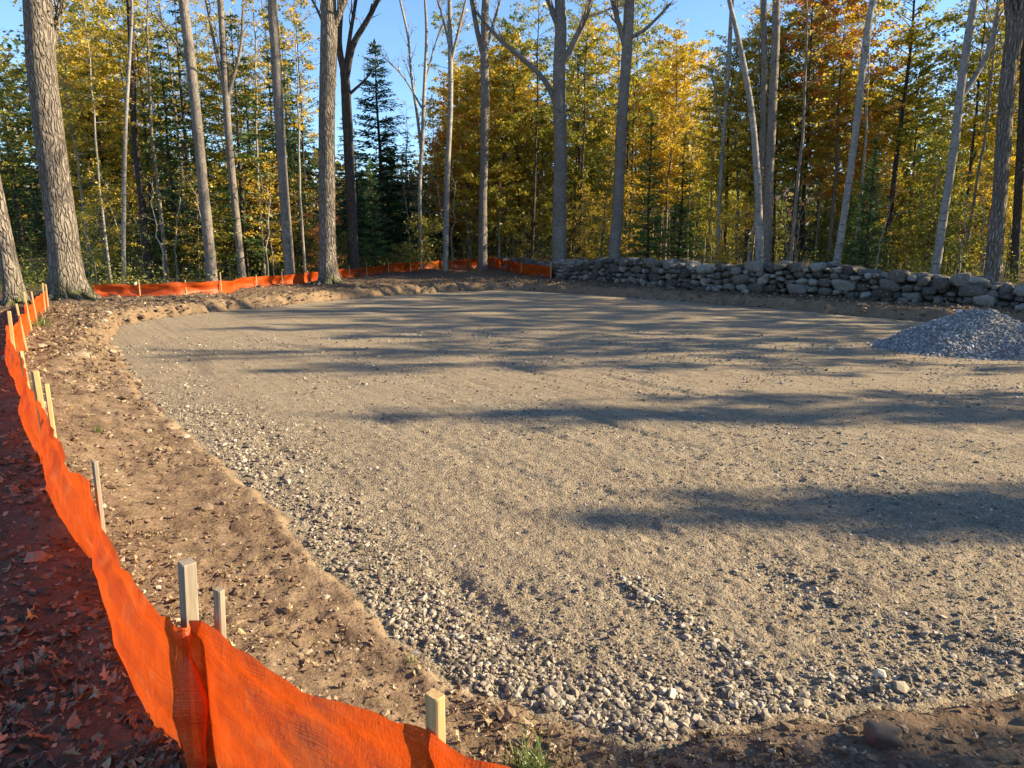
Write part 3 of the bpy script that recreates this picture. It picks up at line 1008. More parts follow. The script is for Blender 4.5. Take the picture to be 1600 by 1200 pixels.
def build_wall():
    base = [(-.6, 39.4), (.5, 36.6), tuple(G(862, 436)[:2] + np.array([.55, .75])), tuple(G(1000, 444)[:2]), tuple(G(1150, 455)[:2]), tuple(G(1330, 465)[:2]), tuple(G(1480, 473)[:2]), tuple(G(1600, 480)[:2]), (15.3, 15.4), (18.5, 12.6)]
    Q = spline(base, 600)
    cum = np.concatenate([[0], np.cumsum(np.linalg.norm(np.diff(Q, axis=0), axis=1))])
    T = unit(np.gradient(Q, axis=0))
    N = np.stack([-T[:, 1], T[:, 0]], -1)      # away from the pad (back)
    stones = []

    def at(u):
        return np.array([np.interp(u, cum, Q[:, 0]), np.interp(u, cum, Q[:, 1])]), np.array([np.interp(u, cum, T[:, 0]), np.interp(u, cum, T[:, 1])]), np.array([np.interp(u, cum, N[:, 0]), np.interp(u, cum, N[:, 1])])

    def put(u, z, L, Hh, D, back):
        p, t, n = at(u)
        V, Fq = wall_stone(L, Hh, D, int(rng.integers(1, 9999)))
        az = math.atan2(t[1], t[0]) + rng.normal(0, .16)
        tl = rng.normal(0, .10)
        V = np.stack([V[:, 0] * math.cos(tl) - V[:, 2] * math.sin(tl), V[:, 1], V[:, 0] * math.sin(tl) + V[:, 2] * math.cos(tl)], -1)
        V = np.stack([V[:, 0] * math.cos(az) - V[:, 1] * math.sin(az), V[:, 0] * math.sin(az) + V[:, 1] * math.cos(az), V[:, 2]], -1)
        c = np.array([p[0] + n[0] * back, p[1] + n[1] * back, z + float(ground_z(p[0], p[1], False))])
        dist = np.hypot(c[0], c[1])
        stones.append((L * Hh / dist ** 2 * (1 if back < .3 else .1) * (1 if c[0] < 13.6 else .1), c, V, Fq, rng.random()))

    Ltot = cum[-1]
    for face, back0 in ((0, .14), (1, .66)):
        u = 0.0
        zc = np.zeros(int(Ltot / .05) + 40)      # running top of the stack along the wall
        target = lambda uu: .72 - .20 * float(sstep(9.0, 13.0, np.interp(uu, cum, Q[:, 0]))) - .28 * float(1 - sstep(1.2, 2.6, np.interp(uu, cum, Q[:, 0]))) + .12 * float(vn(uu * .35, 0, 81)) + .05 * float(vn(uu * 1.3, 0, 82))
        for course in range(9):
            u = rng.uniform(0, .3)
            while u < Ltot:
                L = float(np.clip(rng.lognormal(math.log(.30), .42), .14, .78))
                k0, k1 = int(u / .05), int((u + L) / .05) + 1
                zb = float(np.mean(zc[k0:k1]))
                if zb < target(u):
                    Hh = float(np.clip(L * rng.uniform(.42, .75), .12, .34))
                    D = rng.uniform(.3, .46)
                    put(u + L / 2, zb + Hh * .43, L * 1.0, Hh * 1.05, D, back0 + rng.normal(0, .025))
                    zc[k0:k1] = zb + Hh * .84
                u += L * (.97 if zb < target(u) else .7)
    u = 0
    while u < Ltot:                               # capping stones across the middle
        L = rng.uniform(.25, .55)
        put(u + L / 2, target(u) + rng.uniform(.0, .1), L, rng.uniform(.16, .28), rng.uniform(.4, .6), .4 + rng.normal(0, .06))
        u += L * .95
    for k in range(40):                           # tumbled stones at the foot
        put(rng.uniform(2, Ltot), .04, rng.uniform(.14, .34), rng.uniform(.1, .2), rng.uniform(.15, .25), -.15 + rng.normal(0, .1))
    stones.sort(key=lambda s: -s[0])
    for s in stones[:100]:
        mb = MB()
        mb.add(s[2], s[3], s[4])
        o = mb.build("stone", M['wallstone'], wall)
        o.location = s[1]
    mb = MB()
    for s in stones[100:]: mb.add(s[2] + s[1], s[3], s[4])
    # inner fill box; its dark colour paints shade into the gaps between stones
    w0 = np.stack([Q[:, 0] + N[:, 0] * .3, Q[:, 1] + N[:, 1] * .3], -1)
    w1 = np.stack([Q[:, 0] + N[:, 0] * .6, Q[:, 1] + N[:, 1] * .6], -1)
    zt = ground_z(Q[:, 0], Q[:, 1], False)
    ring = np.stack([np.column_stack([w0, zt - .2]), np.column_stack([w0, zt + .42]), np.column_stack([w1, zt + .42]), np.column_stack([w1, zt - .2])], 1)
    n = len(Q)
    i = np.arange(n - 1)[:, None] * 4
    j = np.arange(4)[None]
    mb.add(ring.reshape(-1, 3), np.stack([i + j, i + (j + 1) % 4, i + 4 + (j + 1) % 4, i + 4 + j], -1).reshape(-1, 4), 0.0)
    o = mb.build("packed_stones", M['wallstone'], wall)
    o["kind"] = "stuff"


build_wall()


# ------------------------------------------------------------------ gravel heap
def build_heap():
    c = np.array([8.72, 13.1])
    r = np.linspace(0, 1, 60)
    a = np.linspace(0, 2 * math.pi, 180, endpoint=False)
    Rr, A = np.meshgrid(r, a, indexing='ij')

    def hz(x, y):
        a, q = np.arctan2(y / 1.2, x / 1.62), np.hypot(x / 1.62, y / 1.2)
        q = q / (1 + .09 * vn(np.cos(a) * 1.6 + 5, np.sin(a) * 1.6, 91))
        return .74 * np.where(q < .18, 1 - q * q * 1.6, np.clip((1.13 - 1.02 * q), -.1, 2)) * np.clip(1.0, 0, 1) + .075 * fbm(x * 1.9, y * 1.9, 92, 3) + .02 * fbm(x * 12, y * 12, 94, 2) - .02

    X, Y = Rr * np.cos(A) * 2.35, Rr * np.sin(A) * 1.45
    Z = np.maximum(hz(X, Y), -.08)
    n, m = X.shape
    i = np.arange(n - 1)[:, None]
    j = np.arange(m)[None]
    j2 = (j + 1) % m
    mb = MB()
    mb.add(np.stack([X, Y, Z], -1), np.stack([i * m + j, (i + 1) * m + j, (i + 1) * m + j2, i * m + j2], -1).reshape(-1, 4), .3)
    N = 30000
    x, y = rng.uniform(-2.9, 2.9, N), rng.uniform(-1.9, 1.9, N)
    z = hz(x, y)
    k = (z > -.035 - .05 * rng.random(N) ** 3) & (np.hypot(x / 1.62, y / 1.2) < 1.2)
    x, y, z = x[k], y[k], np.maximum(z[k], 0)
    V, Fq, rr = scatter_stones(np.stack([x, y, z + .008], -1), rng.lognormal(math.log(.031), .42, len(x)), .8)
    mb.add(V, Fq, rr)
    o = mb.build("gravel_heap", M['pile'], smooth=False)
    o.location = (c[0], c[1], PADZ)
    tag(o, "cone-shaped heap of blue-grey crushed stone on the right side of the pad", "gravel heap")


build_heap()
# rock on the near bank
V, Fq = wall_stone(.13, .09, .11, 77)
mb = MB()
mb.add(V, Fq, .35)
o = mb.build("rock", stone_mat("brown_rock", [(0, (.10, .07, .045)), (1, (.22, .16, .11))], 25, .006))
g = G(1378, 1160, -.27)
o.location = (g[0], g[1], float(ground_z(g[0], g[1])) + .025)
tag(o, "small brown rock lying on the near soil bank at lower right", "rock")

#@TREES
# ------------------------------------------------------------------ trees: the named trunks of the photograph
def limb(mbt, pts, r0, r1, k=5, n=9):
    Q = spline(pts, n)
    V, Fq = tube(Q, np.linspace(r0, r1, n), k)
    mbt.add(V, Fq)
    return Q


def twigs(mbt, Q, r, L, depth, r_up=.35):
    """fine branching off a limb; returns the twig ends for leaves"""
    ends = []
    n = len(Q)
    for k in range(2, n):
        if rng.random() < .25: continue
        t = unit(Q[k] - Q[k - 1])
        s = unit(np.cross(t, [0, 0, 1]) + 1e-3) * rng.choice([-1, 1])
        dirv = unit(t * .75 + s * rng.uniform(.4, .9) + np.array([0, 0, rng.uniform(-.1, r_up + .35)]))
        ll = L * rng.uniform(.5, 1.1) * (1 - .45 * k / n)
        p = Q[k]
        pts = [p, p + dirv * ll * .5 + rng.normal(0, .05, 3) * ll, p + dirv * ll + np.array([0, 0, .12 * ll]) + rng.normal(0, .06, 3) * ll]
        q = limb(mbt, pts, r * .6, r * .16, 3, 5)
        ends.append(q)
        if depth > 1: ends += twigs(mbt, q, r * .42, L * .5, depth - 1, r_up)
    return ends


def leaf_cloud(mbl, C, size, spread, flat=.55, tilt=.6):
    n = len(C)
    C = C + rng.normal(0, 1, (n, 3)) * np.array([spread, spread, spread * flat])
    A = unit(rng.normal(size=(n, 3)) * np.array([1, 1, .45]) + np.array([0, 0, -.25]))
    N = unit(rng.normal(size=(n, 3)) * tilt + np.array([0, 0, 1]))
    L = size * rng.lognormal(0, .22, n)
    V, Fq = quads(C, A, N, L, L * .62)
    mbl.add(V, Fq, np.repeat(np.clip(rng.normal(.5, .24, n), 0, 1), 4))


KEEP = []      # (photo x, depth) of trunks that nothing leafy should stand right in front of


def big_tree(name, D, axis, mat, label, cat, top=19.0, flare=.0, limbs=(), leaf='gold', nleaf=500, up=9, k=14, rough=.10, group="tall trunks round the clearing", crown_from=9.0, bend=0.0):
    """axis: photo pixels (x, y, width) from the base up; the trunk stands at depth D and goes on above the picture"""
    pts, rad = [], []
    KEEP.append((axis[0][0], D))
    KEEP.append((axis[len(axis) // 2][0], D))
    for x, y, w in axis:
        p = VP(x, y, D)
        pts.append(p)
        rad.append(w / F_PX * (p[1] + .2) * .5 * .86 * math.cos(math.atan2(abs(p[0]), p[1])))
    base = np.array([pts[0][0], pts[0][1], 0.0])
    base[2] = float(ground_z(base[0], base[1], False)) - .05
    pts[0] = base.copy()
    d = unit(pts[-1] - pts[-2])
    hz = pts[-1][2]
    if top > hz + 1:
        for s in (.35, .7, 1.0):
            pts.append(pts[-1] + d * (top - hz) * .34 + rng.normal(0, .12, 3) * np.array([1, 1, 0]))
            rad.append(rad[-1] * (1 - .33 * s))
    pts, rad = np.array(pts) - base, np.array(rad)
    n = 34
    Q = spline(np.column_stack([pts, rad]), n * 2)
    hh = Q[:, 2]
    Q[:, 0] += .05 * rad[0] * 10 * vn(hh * .35, 0 * hh + D, 7) * sstep(.5, 4, hh)
    rr = Q[:, 3] * (1 + flare * np.exp(-np.clip(hh, 0, 9) / .42))
    V, Fq = tube(Q[:, :3], rr, k, rough, int(D * 10))
    if flare > .3:                      # buttress roots spreading at the foot
        z = V[:, 2]
        a = np.arctan2(V[:, 1], V[:, 0])
        f = 1 + flare * .9 * np.exp(-np.clip(z, 0, 9) / .28) * np.clip(np.sin(a * 5 + D) * .6 + np.sin(a * 3 + 1) * .5, -.2, 1)
        V[:, 0] *= np.where(z < 2, f, 1)
        V[:, 1] *= np.where(z < 2, f, 1)
    mt = MB()
    mt.add(V, Fq)
    ends = []
    crown_from = min(max(crown_from, D * .37 + 1.6), top * .9)
    for path, w0, w1 in limbs:          # limbs seen in the photograph
        P3 = []
        yd = rng.uniform(-.5, .5)
        for q, (x, y) in enumerate(path):
            P3.append(VP(x, y, D + yd * q / max(1, len(path) - 1)) - base)
        Ql = limb(mt, P3, w0 / F_PX * D * .5, max(w1 / F_PX * D * .5, .008), 7, 16)
        ends += twigs(mt, Ql[4:], w1 / F_PX * D * .5, 1.3, 2)
    for q in range(up):                 # limbs above the picture
        h = rng.uniform(crown_from, top * .95)
        p = np.array([np.interp(h, hh, Q[:, 0]), np.interp(h, hh, Q[:, 1]), h])
        a = rng.uniform(0, 6.28)
        ll = rng.uniform(1.6, 3.6) * (1.15 - .5 * h / top)
        dv = np.array([math.cos(a), math.sin(a), rng.uniform(.5, 1.1)])
        r = float(np.interp(h, hh, Q[:, 3]))
        Ql = limb(mt, [p, p + dv * ll * .5 + rng.normal(0, .12, 3), p + dv * ll + np.array([0, 0, .3])], r * .42, .012, 5, 8)
        ends += twigs(mt, Ql[1:], .014, 1.1, 2)
    if flare > .3:                      # roots running out over the soil
        R0 = rad[0]
        for q in range(7):
            a = q * .9 + rng.normal(0, .2)
            dv = np.array([math.cos(a), math.sin(a), 0])
            sd = np.array([-dv[1], dv[0], 0]) * rng.normal(0, .5) * R0
            ln = rng.uniform(2.1, 3.6)
            P4 = [dv * R0 * .75 + np.array([0, 0, R0 * 1.15]), dv * R0 * 1.2 + np.array([0, 0, R0 * .42]), dv * R0 * 1.8 + sd * .5 + np.array([0, 0, .10]), dv * R0 * ln + sd + np.array([0, 0, -.08])]
            V4, F4 = tube(spline(P4, 12), np.linspace(.36, .11, 12) * R0, 8, .25, q * 7 + int(D))
            mt.add(V4, F4)
    t = thing(name, base, label, cat, group)
    mt.build("trunk", M[mat], t)
    if nleaf and ends:
        E = np.concatenate(ends)
        ml = MB()
        leaf_cloud(ml, E[rng.integers(0, len(E), nleaf)], .10, .14)
        ml.build("crown", M[leaf], t, smooth=False)
    return t


G1 = "tall trunks round the clearing"
# left of the clearing, in front of the far fence
big_tree("hardwood_tree", 20.5, [(108, 462, 62), (99, 380, 57), (83, 250, 54), (66, 110, 52), (54, 0, 50)], 'bark_grey', "thickest pale grey trunk with mossy spreading roots at the back left of the clearing", "tree", 22, .55,
         [([(76, 95), (88, 40), (99, -20)], 10, 8)], nleaf=700, k=40, rough=.07)
big_tree("hardwood_tree", 18.6, [(26, 476, 38), (12, 400, 34), (-8, 300, 33), (-40, 150, 30), (-62, 20, 28)], 'bark_grey', "grey trunk leaning out of the picture at the far left edge", "tree", 19, .35, k=24, rough=.07, nleaf=500)
big_tree("hardwood_tree", 27.5, [(514, 441, 33), (512, 380, 30), (511, 200, 28), (514, 60, 28), (513, 0, 25)], 'bark_grey', "straight pale grey trunk with rooted foot standing in front of the far orange fence", "tree", 20, .5,
         [([(514, 55), (530, 22), (548, -25)], 12, 8), ([(514, 70), (498, 20), (470, -30)], 4, 3)], nleaf=500, k=24, rough=.07)
# behind the far fence, left to right
big_tree("hardwood_tree", 27.0, [(331, 437, 21), (322, 330, 19), (308, 200, 18), (296, 80, 18), (285, 0, 17)], 'bark_smooth', "smooth grey trunk leaning left, between the thickest trunk and the thin forked one", "tree", 19, .15, [([(300, 110), (270, 60), (240, 20)], 3, 2)], crown_from=8.5)
big_tree("hardwood_tree", 29.0, [(379, 436, 14), (366, 300, 13), (357, 200, 13), (350, 80, 12), (345, 0, 11)], 'bark_smooth', "thinner grey trunk with a slight lean just left of a smooth straight trunk", "tree", 16, .1,
         [([(357, 170), (340, 90), (322, 0)], 7, 4), ([(356, 150), (375, 80), (380, 10)], 6, 3)], leaf='yellowgreen', crown_from=7)
big_tree("hardwood_tree", 28.5, [(453, 430, 20), (446, 330, 18), (437, 180, 17), (430, 60, 17), (427, 0, 16)], 'bark_smooth', "smooth straight grey trunk with orange leaf sprays at mid height behind the far fence", "tree", 19, .12)
big_tree("hardwood_tree", 33.0, [(554, 422, 20), (547, 300, 18), (541, 150, 17), (538, 110, 14)], 'bark_dark', "dark trunk forking into bare limbs beside the pointed spruce", "tree", 9.6, .1,
         [([(540, 122), (530, 70), (533, 0), (528, -60)], 11, 6), ([(541, 120), (552, 70), (575, 30), (598, -15)], 11, 6), ([(543, 150), (570, 125), (582, 108)], 5, 2), ([(541, 100), (548, 50), (560, -20)], 7, 4)], up=0, nleaf=90, leaf='orange')
big_tree("birch_tree", 38.0, [(657, 402, 8), (656, 300, 7), (661, 210, 7), (663, 150, 6), (667, 60, 5), (665, 0, 4)], 'bark_birch', "slender white stemmed birch right of the pointed spruce", "tree", 16, 0,
         [([(658, 235), (652, 180), (643, 120), (638, 60), (625, 0)], 5, 3), ([(664, 130), (680, 70), (700, 20)], 3, 2), ([(660, 170), (630, 120), (600, 90)], 3, 1.5)], leaf='orange', nleaf=150, k=8, up=5)
big_tree("birch_tree", 37.0, [(695, 404, 10), (699, 300, 9), (703, 180, 9), (704, 60, 8), (703, 0, 7)], 'bark_birch', "slim straight pale stem among orange leaves left of a smooth grey trunk", "tree", 17, 0,
         [([(704, 100), (716, 50), (728, 0)], 5, 3), ([(704, 80), (692, 30), (680, -10)], 4, 2)], leaf='orange', nleaf=200, k=8, up=5)
big_tree("hardwood_tree", 39.5, [(754, 406, 18), (755, 300, 15), (757, 180, 15), (758, 90, 14), (759, 0, 12)], 'bark_smooth', "smooth grey trunk rising behind the corner of the far orange fence", "tree", 20, .12,
         [([(757, 95), (746, 50), (737, 0), (730, -40)], 8, 6), ([(758, 80), (770, 40), (782, 0)], 6, 3)], nleaf=250)
big_tree("hardwood_tree", 34.0, [(874, 404, 28), (875, 300, 24), (876, 200, 22), (877, 90, 21), (876, 0, 18)], 'bark_smooth', "grey trunk with long bare crooked limbs at the left end of the stone wall", "tree", 19, .12,
         [([(868, 160), (850, 125), (820, 95), (790, 70), (765, 45), (745, 20)], 9, 4), ([(880, 98), (900, 60), (915, 25), (928, -15)], 11, 7), ([(874, 45), (862, 15), (852, -20)], 10, 7), ([(912, 30), (950, 15), (990, 0)], 4, 2)], nleaf=120)
big_tree("hardwood_tree", 33.0, [(959, 406, 23), (964, 320, 19), (971, 200, 18), (980, 80, 18), (985, 0, 17)], 'bark_smooth', "grey trunk leaning right behind the wall beside the golden trees", "tree", 19, .12,
         [([(983, 60), (1005, 48), (1025, 30), (1048, 5)], 6, 3), ([(976, 70), (966, 35), (955, -5)], 9, 6)], nleaf=120)
big_tree("birch_tree", 34.0, [(1121, 400, 8), (1125, 300, 8), (1131, 210, 8), (1138, 120, 8), (1144, 0, 7)], 'bark_birch', "thin pale stem with upswept limbs left of the paired birches", "tree", 17, 0,
         [([(1131, 215), (1120, 160), (1112, 110)], 3, 2), ([(1133, 190), (1150, 140), (1160, 90)], 4, 2)], leaf='yellowgreen', k=8, nleaf=350, crown_from=6)
big_tree("birch_tree", 28.0, [(1189, 416, 16), (1185, 320, 13), (1177, 190, 11), (1162, 100, 10), (1149, 40, 8), (1140, 0, 7)], 'bark_birch', "white birch curving left, the left one of the pair behind the wall", "tree", 14, .05, leaf='yellowgreen', nleaf=250, crown_from=9)
big_tree("birch_tree", 28.8, [(1198, 416, 18), (1203, 280, 16), (1209, 150, 15), (1213, 60, 14), (1214, 0, 13)], 'bark_smooth', "upright grey white trunk, the right one of the pair behind the wall", "tree", 19, .05, leaf='yellowgreen', nleaf=250)
big_tree("birch_tree", 33.0, [(1186, 405, 10), (1190, 250, 11), (1194, 120, 11), (1194, 0, 10)], 'bark_smooth', "slim trunk seen in the gap just behind the paired birches", "tree", 18, .05, leaf='yellowgreen', nleaf=250)
big_tree("birch_tree", 26.5, [(1304, 418, 16), (1320, 330, 13), (1337, 200, 13), (1353, 70, 12), (1364, 0, 11)], 'bark_birch', "pale leaning trunk in front of the orange and yellow crowns at right", "tree", 18, .05, leaf='yellowgreen', nleaf=250)
big_tree("birch_tree", 21.5, [(1459, 432, 19), (1473, 350, 16), (1491, 230, 16), (1502, 130, 15), (1515, 40, 14), (1522, 0, 13)], 'bark_birch', "white leaning birch with a raised side limb behind the right of the wall", "tree", 16, .05,
         [([(1499, 155), (1520, 125), (1540, 90), (1552, 55), (1560, 10)], 9, 5)], leaf='orange', nleaf=160, crown_from=8)
big_tree("hardwood_tree", 20.5, [(1552, 436, 36), (1561, 320, 28), (1570, 200, 28), (1578, 90, 26), (1578, 40, 18), (1574, 0, 17)], 'bark_grey', "heavy double trunk at the right edge behind the stone wall", "tree", 19, .12,
         [([(1578, 100), (1592, 40), (1602, -30)], 20, 16)], k=24, nleaf=300)
big_tree("hardwood_tree", 27.0, [(1588, 418, 18), (1592, 300, 16), (1598, 150, 15), (1604, 0, 14)], 'bark_dark', "dark trunk at the right edge behind the heavy double trunk", "tree", 18, .05, nleaf=300)
big_tree("hardwood_tree", 30.0, [(235, 425, 15), (222, 320, 13), (210, 200, 12), (204, 60, 11)], 'bark_dark', "dark shaded trunk behind the thin pale stem at left", "tree", 17, .05, leaf='yellowgreen')
big_tree("birch_tree", 26.0, [(193, 444, 9), (193, 340, 8), (196, 200, 7), (203, 90, 6), (207, 20, 5)], 'bark_birch', "thin pale straight stem right of the thickest trunk", "tree", 12, 0, leaf='gold', k=8, crown_from=8.5, nleaf=300, up=5)

# ------------------------------------------------------------------ understory prototypes (copied below)
def leafy(h, r0, n_br, spread, c0, per, size, mat, bmat, slope=.5, shape=1.0, layer=.35, name="tree", wob=.12, twig=True):
    t = thing(name, (0, 0, -500))
    mt, ml = MB(), MB()
    n = 14
    z = np.linspace(0, h, n)
    q = np.stack([wob * np.cumsum(rng.normal(0, .5, n)) * (z / h), wob * np.cumsum(rng.normal(0, .5, n)) * (z / h), z], -1)
    q[0, :2] = 0
    V, Fq = tube(q, r0 * (1 - z / h) ** .8 + .006, 7, .08, int(h * 100))
    mt.add(V, Fq)
    C = []
    for k in range(n_br):
        f = (k + rng.random()) / n_br
        hh = h * (c0 + (1 - c0) * f)
        p = np.array([np.interp(hh, z, q[:, 0]), np.interp(hh, z, q[:, 1]), hh])
        a = k * 2.4 + rng.normal(0, .5)
        prof = .32 + .68 * math.sin(math.pi * (.14 + .80 * f))
        ll = spread * prof * rng.uniform(.5, 1.25)
        dv = np.array([math.cos(a), math.sin(a), slope * rng.uniform(.3, 1.2) * (.6 + .8 * f)])
        dr = np.array([math.cos(a), math.sin(a), slope * .25])
        Q = limb(mt, [p, p + dv * ll * .45, p + dv * ll * .6 + dr * ll * .4], .35 * r0 * (1 - f * .6) * .6 + .004, .004, 4, 7)
        for m in range(per[0]):
            u = rng.uniform(.25, 1.0)
            b = Q[min(6, int(u * 6.99))] + rng.normal(0, .05, 3)
            s = np.array([-math.sin(a), math.cos(a), 0]) * rng.choice([-1, 1])
            tv = (np.array([math.cos(a), math.sin(a), .1]) * rng.uniform(.1, .9) + s * rng.uniform(.2, 1) + np.array([0, 0, rng.normal(0, .18)])) * ll * rng.uniform(.18, .42)
            if twig: limb(mt, [b, b + tv], .006, .003, 3, 3)
            uu = rng.random(per[1])[:, None]
            C.append(b + tv * (uu * 1.15) + rng.normal(0, 1, (per[1], 3)) * np.array([.07, .07, .045]) * (1 + layer))
    C = np.concatenate(C)
    m = len(C)
    A = unit(rng.normal(size=(m, 3)) * np.array([1, 1, .4]) + np.array([0, 0, -.3]))
    N = unit(rng.normal(size=(m, 3)) * .8 + np.array([0, 0, .8]))
    L = size * rng.lognormal(0, .25, m)
    V, Fq = quads(C, A, N, L, L * .62)
    # colour drifts a little from spray to spray, as leaves turn
    drift = np.repeat(rng.normal(0, .16, len(C) // per[1]), per[1])
    ml.add(V, Fq, np.repeat(np.clip(.5 + drift + rng.normal(0, .16, m), 0, 1), 4))
    mt.build("trunk", M[bmat], t)
    ml.build("crown", M[mat], t, smooth=False)
    return t


def conifer(h, r0, whorls, per, spread, c0, mat, droop, twl, name="spruce_tree", gap=.1, up=.25, tw=.035, ntw=13):
    t = thing(name, (0, 0, -500))
    mt, ml = MB(), MB()
    z = np.linspace(0, h, 10)
    V, Fq = tube(np.stack([.02 * np.sin(z), .02 * np.cos(z * 1.3), z], -1), r0 * (1 - z / h) + .008, 7)
    mt.add(V, Fq)
    Cs, As, Ns, Ls = [], [], [], []
    for w in range(whorls):
        f = (w + rng.uniform(0, .5)) / whorls
        hh = h * (c0 + (1 - c0) * f)
        for b in range(per):
            if rng.random() < gap: continue
            a = b * 6.283 / per + w * .9 + rng.normal(0, .25)
            ll = max(.12, spread * (1 - f) ** .85 * rng.uniform(.65, 1.15) * (1 if f > .12 else .6 + 3 * f))
            d2 = np.array([math.cos(a), math.sin(a), 0])
            p = np.array([0, 0, hh + rng.normal(0, .06)])
            e = (1 - f)
            P = [p, p + d2 * ll * .5 + np.array([0, 0, (up * f - droop * e * .5) * ll]), p + d2 * ll + np.array([0, 0, (up * f * 1.4 - droop * e * .72) * ll])]
            Q = limb(mt, P, .010 + .016 * e, .004, 3, 6)
            side = np.array([-math.sin(a), math.cos(a), 0])
            k = max(4, int(ntw * (.35 + ll / spread)))
            for m in range(k):
                u = .12 + .88 * (m + rng.random()) / k
                b0 = np.array([np.interp(u * 5, range(6), Q[:, c]) for c in range(3)])
                sg = 1 if m % 2 else -1
                tl = twl * rng.uniform(.6, 1.2) * (1.15 - .6 * u) * (.5 + .6 * ll / spread)
                dv = unit(d2 * rng.uniform(.35, .9) + side * sg * rng.uniform(.5, 1) + np.array([0, 0, rng.normal(-.18 * droop * 2, .15)]))
                for q in range(3):
                    off = dv * tl * (.25 + .33 * q)
                    Cs.append(b0 + off + rng.normal(0, .02, 3))
                    As.append(unit(dv + rng.normal(0, .35, 3)))
                    Ns.append(unit(np.array([0, 0, 1.0]) + rng.normal(0, .55, 3)))
                    Ls.append(tl * rng.uniform(.45, .75))
            Cs.append(Q[-1]); As.append(unit(Q[-1] - Q[-2])); Ns.append(np.array([0, 0, 1.])); Ls.append(twl * .8)
    Cs.append(np.array([0, 0, h])); As.append(np.array([0, 0, 1.])); Ns.append(np.array([1., 0, 0])); Ls.append(.35)
    C, A, N, L = map(np.array, (Cs, As, Ns, Ls))
    V, Fq = quads(C, A, N, L, np.minimum(L * .36, tw * 3.8))
    ml.add(V, Fq, np.repeat(np.clip(rng.normal(.5, .22, len(C)), 0, 1), 4))
    mt.build("trunk", M['bark_dark'], t)
    ml.build("crown", M[mat], t, smooth=False)
    return t


PR = {}
PR['mapleA'] = leafy(9.5, .085, 58, 2.2, .26, (9, 17), .125, 'gold', 'bark_thin', .45)
PR['mapleB'] = leafy(11.5, .10, 66, 2.4, .28, (9, 17), .13, 'gold', 'bark_thin', .65)
PR['mapleC'] = leafy(8.0, .07, 50, 1.9, .22, (8, 16), .12, 'gold', 'bark_thin', .35)
PR['tallA'] = leafy(15, .13, 76, 2.7, .36, (9, 17), .135, 'yellowgreen', 'bark_dark', .7)
PR['tallB'] = leafy(13, .11, 62, 2.3, .34, (8, 16), .13, 'yellowgreen', 'bark_dark', .9)
PR['poleA'] = leafy(14.5, .085, 36, 1.7, .48, (6, 13), .12, 'yellowgreen', 'bark_dark', .8)
PR['poleB'] = leafy(12.5, .06, 26, 1.3, .50, (5, 11), .115, 'gold', 'bark_birch', .8, wob=.16)
PR['poleC'] = leafy(13.5, .075, 30, 1.6, .40, (5, 3), .11, 'gold', 'bark_thin', 1.0, wob=.16)
PR['beech'] = leafy(4.6, .032, 30, 1.15, .15, (6, 10), .085, 'gold', 'bark_thin', .25)
PR['beechB'] = leafy(3.4, .024, 24, .95, .12, (6, 9), .08, 'gold', 'bark_thin', .3)
PR['shrub'] = leafy(1.7, .016, 26, .85, .05, (6, 10), .07, 'yellowgreen', 'bark_thin', .7)
PR['stem'] = leafy(3.6, .022, 11, .6, .35, (3, 2), .07, 'gold', 'bark_birch', .8, wob=.2)
PR['hemA'] = conifer(10, .12, 27, 6, 2.4, .10, 'hemlock', .42, .50, "hemlock_tree", .2, .1, .04)
PR['hemB'] = conifer(13, .15, 32, 6, 2.7, .14, 'hemlock', .5, .55, "hemlock_tree", .28, .05, .04)
PR['spruce'] = conifer(9.6, .11, 30, 8, 2.2, .06, 'spruce', .22, .46, "spruce_tree", .08, .35, .04, 18)
PR['pine'] = conifer(5.5, .05, 20, 6, 1.25, .07, 'young', .05, .32, "pine_sapling", .12, .5, .03)
PR['slim'] = leafy(6.0, .05, 36, .66, .10, (6, 9), .12, 'yellowgreen', 'bark_thin', .6)
used = set()
placed = []


def place(kind, px, D, sc=1.0, mat=None, name=None, z_extra=0.0, sz=None, phrase=None, x=None):
    src = PR[kind]
    if x is None: x = VP(px, 400, D)[0]
    o = copy_tree(src)
    o.location = (x, D, float(ground_z(x, D, False)) - .04 + z_extra)
    o.rotation_euler = (rng.normal(0, .015), rng.normal(0, .015), rng.uniform(0, 6.28))
    o.scale = (sc, sc, sz or sc)
    if name: o.name = name
    if mat:
        for c in o.children:
            if c.name.startswith("crown"):
                c.material_slots[0].link = 'OBJECT'
                c.material_slots[0].material = M[mat]
    placed.append((kind, mat, o, px, D, phrase))
    return o


# named understory trees
tag(place('spruce', 601, 43, 1.6, sz=1.3, phrase=1), "tall pointed dark spruce against the blue sky left of centre", "tree")
tag(place('pine', 586, 36.0, 1.0, mat='young', phrase=1), "bright green young conifer in front of the tall pointed spruce", "tree")
tag(place('pine', 1012, 35.0, 1.35, phrase=1), "light green young conifer behind the wall right of the leaning grey trunk", "tree")
tag(place('pine', 1060, 36, 1.2, phrase=1), "soft green young conifer behind the wall left of the yellow shrub", "tree")
tag(place('pine', 1352, 26.5, .95, mat='hemlock', phrase=1), "low dark green conifer right of the pale leaning trunk's foot", "tree")
tag(place('shrub', 660, 37.5, 1.5, phrase=1), "yellow green shrub behind the far fence at the slender birch's foot", "shrub")
tag(place('shrub', 628, 37, .8, phrase=1), "small yellow green shrub behind the far fence right of the young conifer", "shrub")
tag(place('shrub', 1135, 31.0, 1.75, mat='gold', phrase=1), "bright yellow shrub behind the wall left of the paired birches", "shrub")
tag(place('mapleB', 1038, 44, 1.12, mat='gold', phrase=1), "full golden tree with a rounded top against the sky right of centre", "tree")
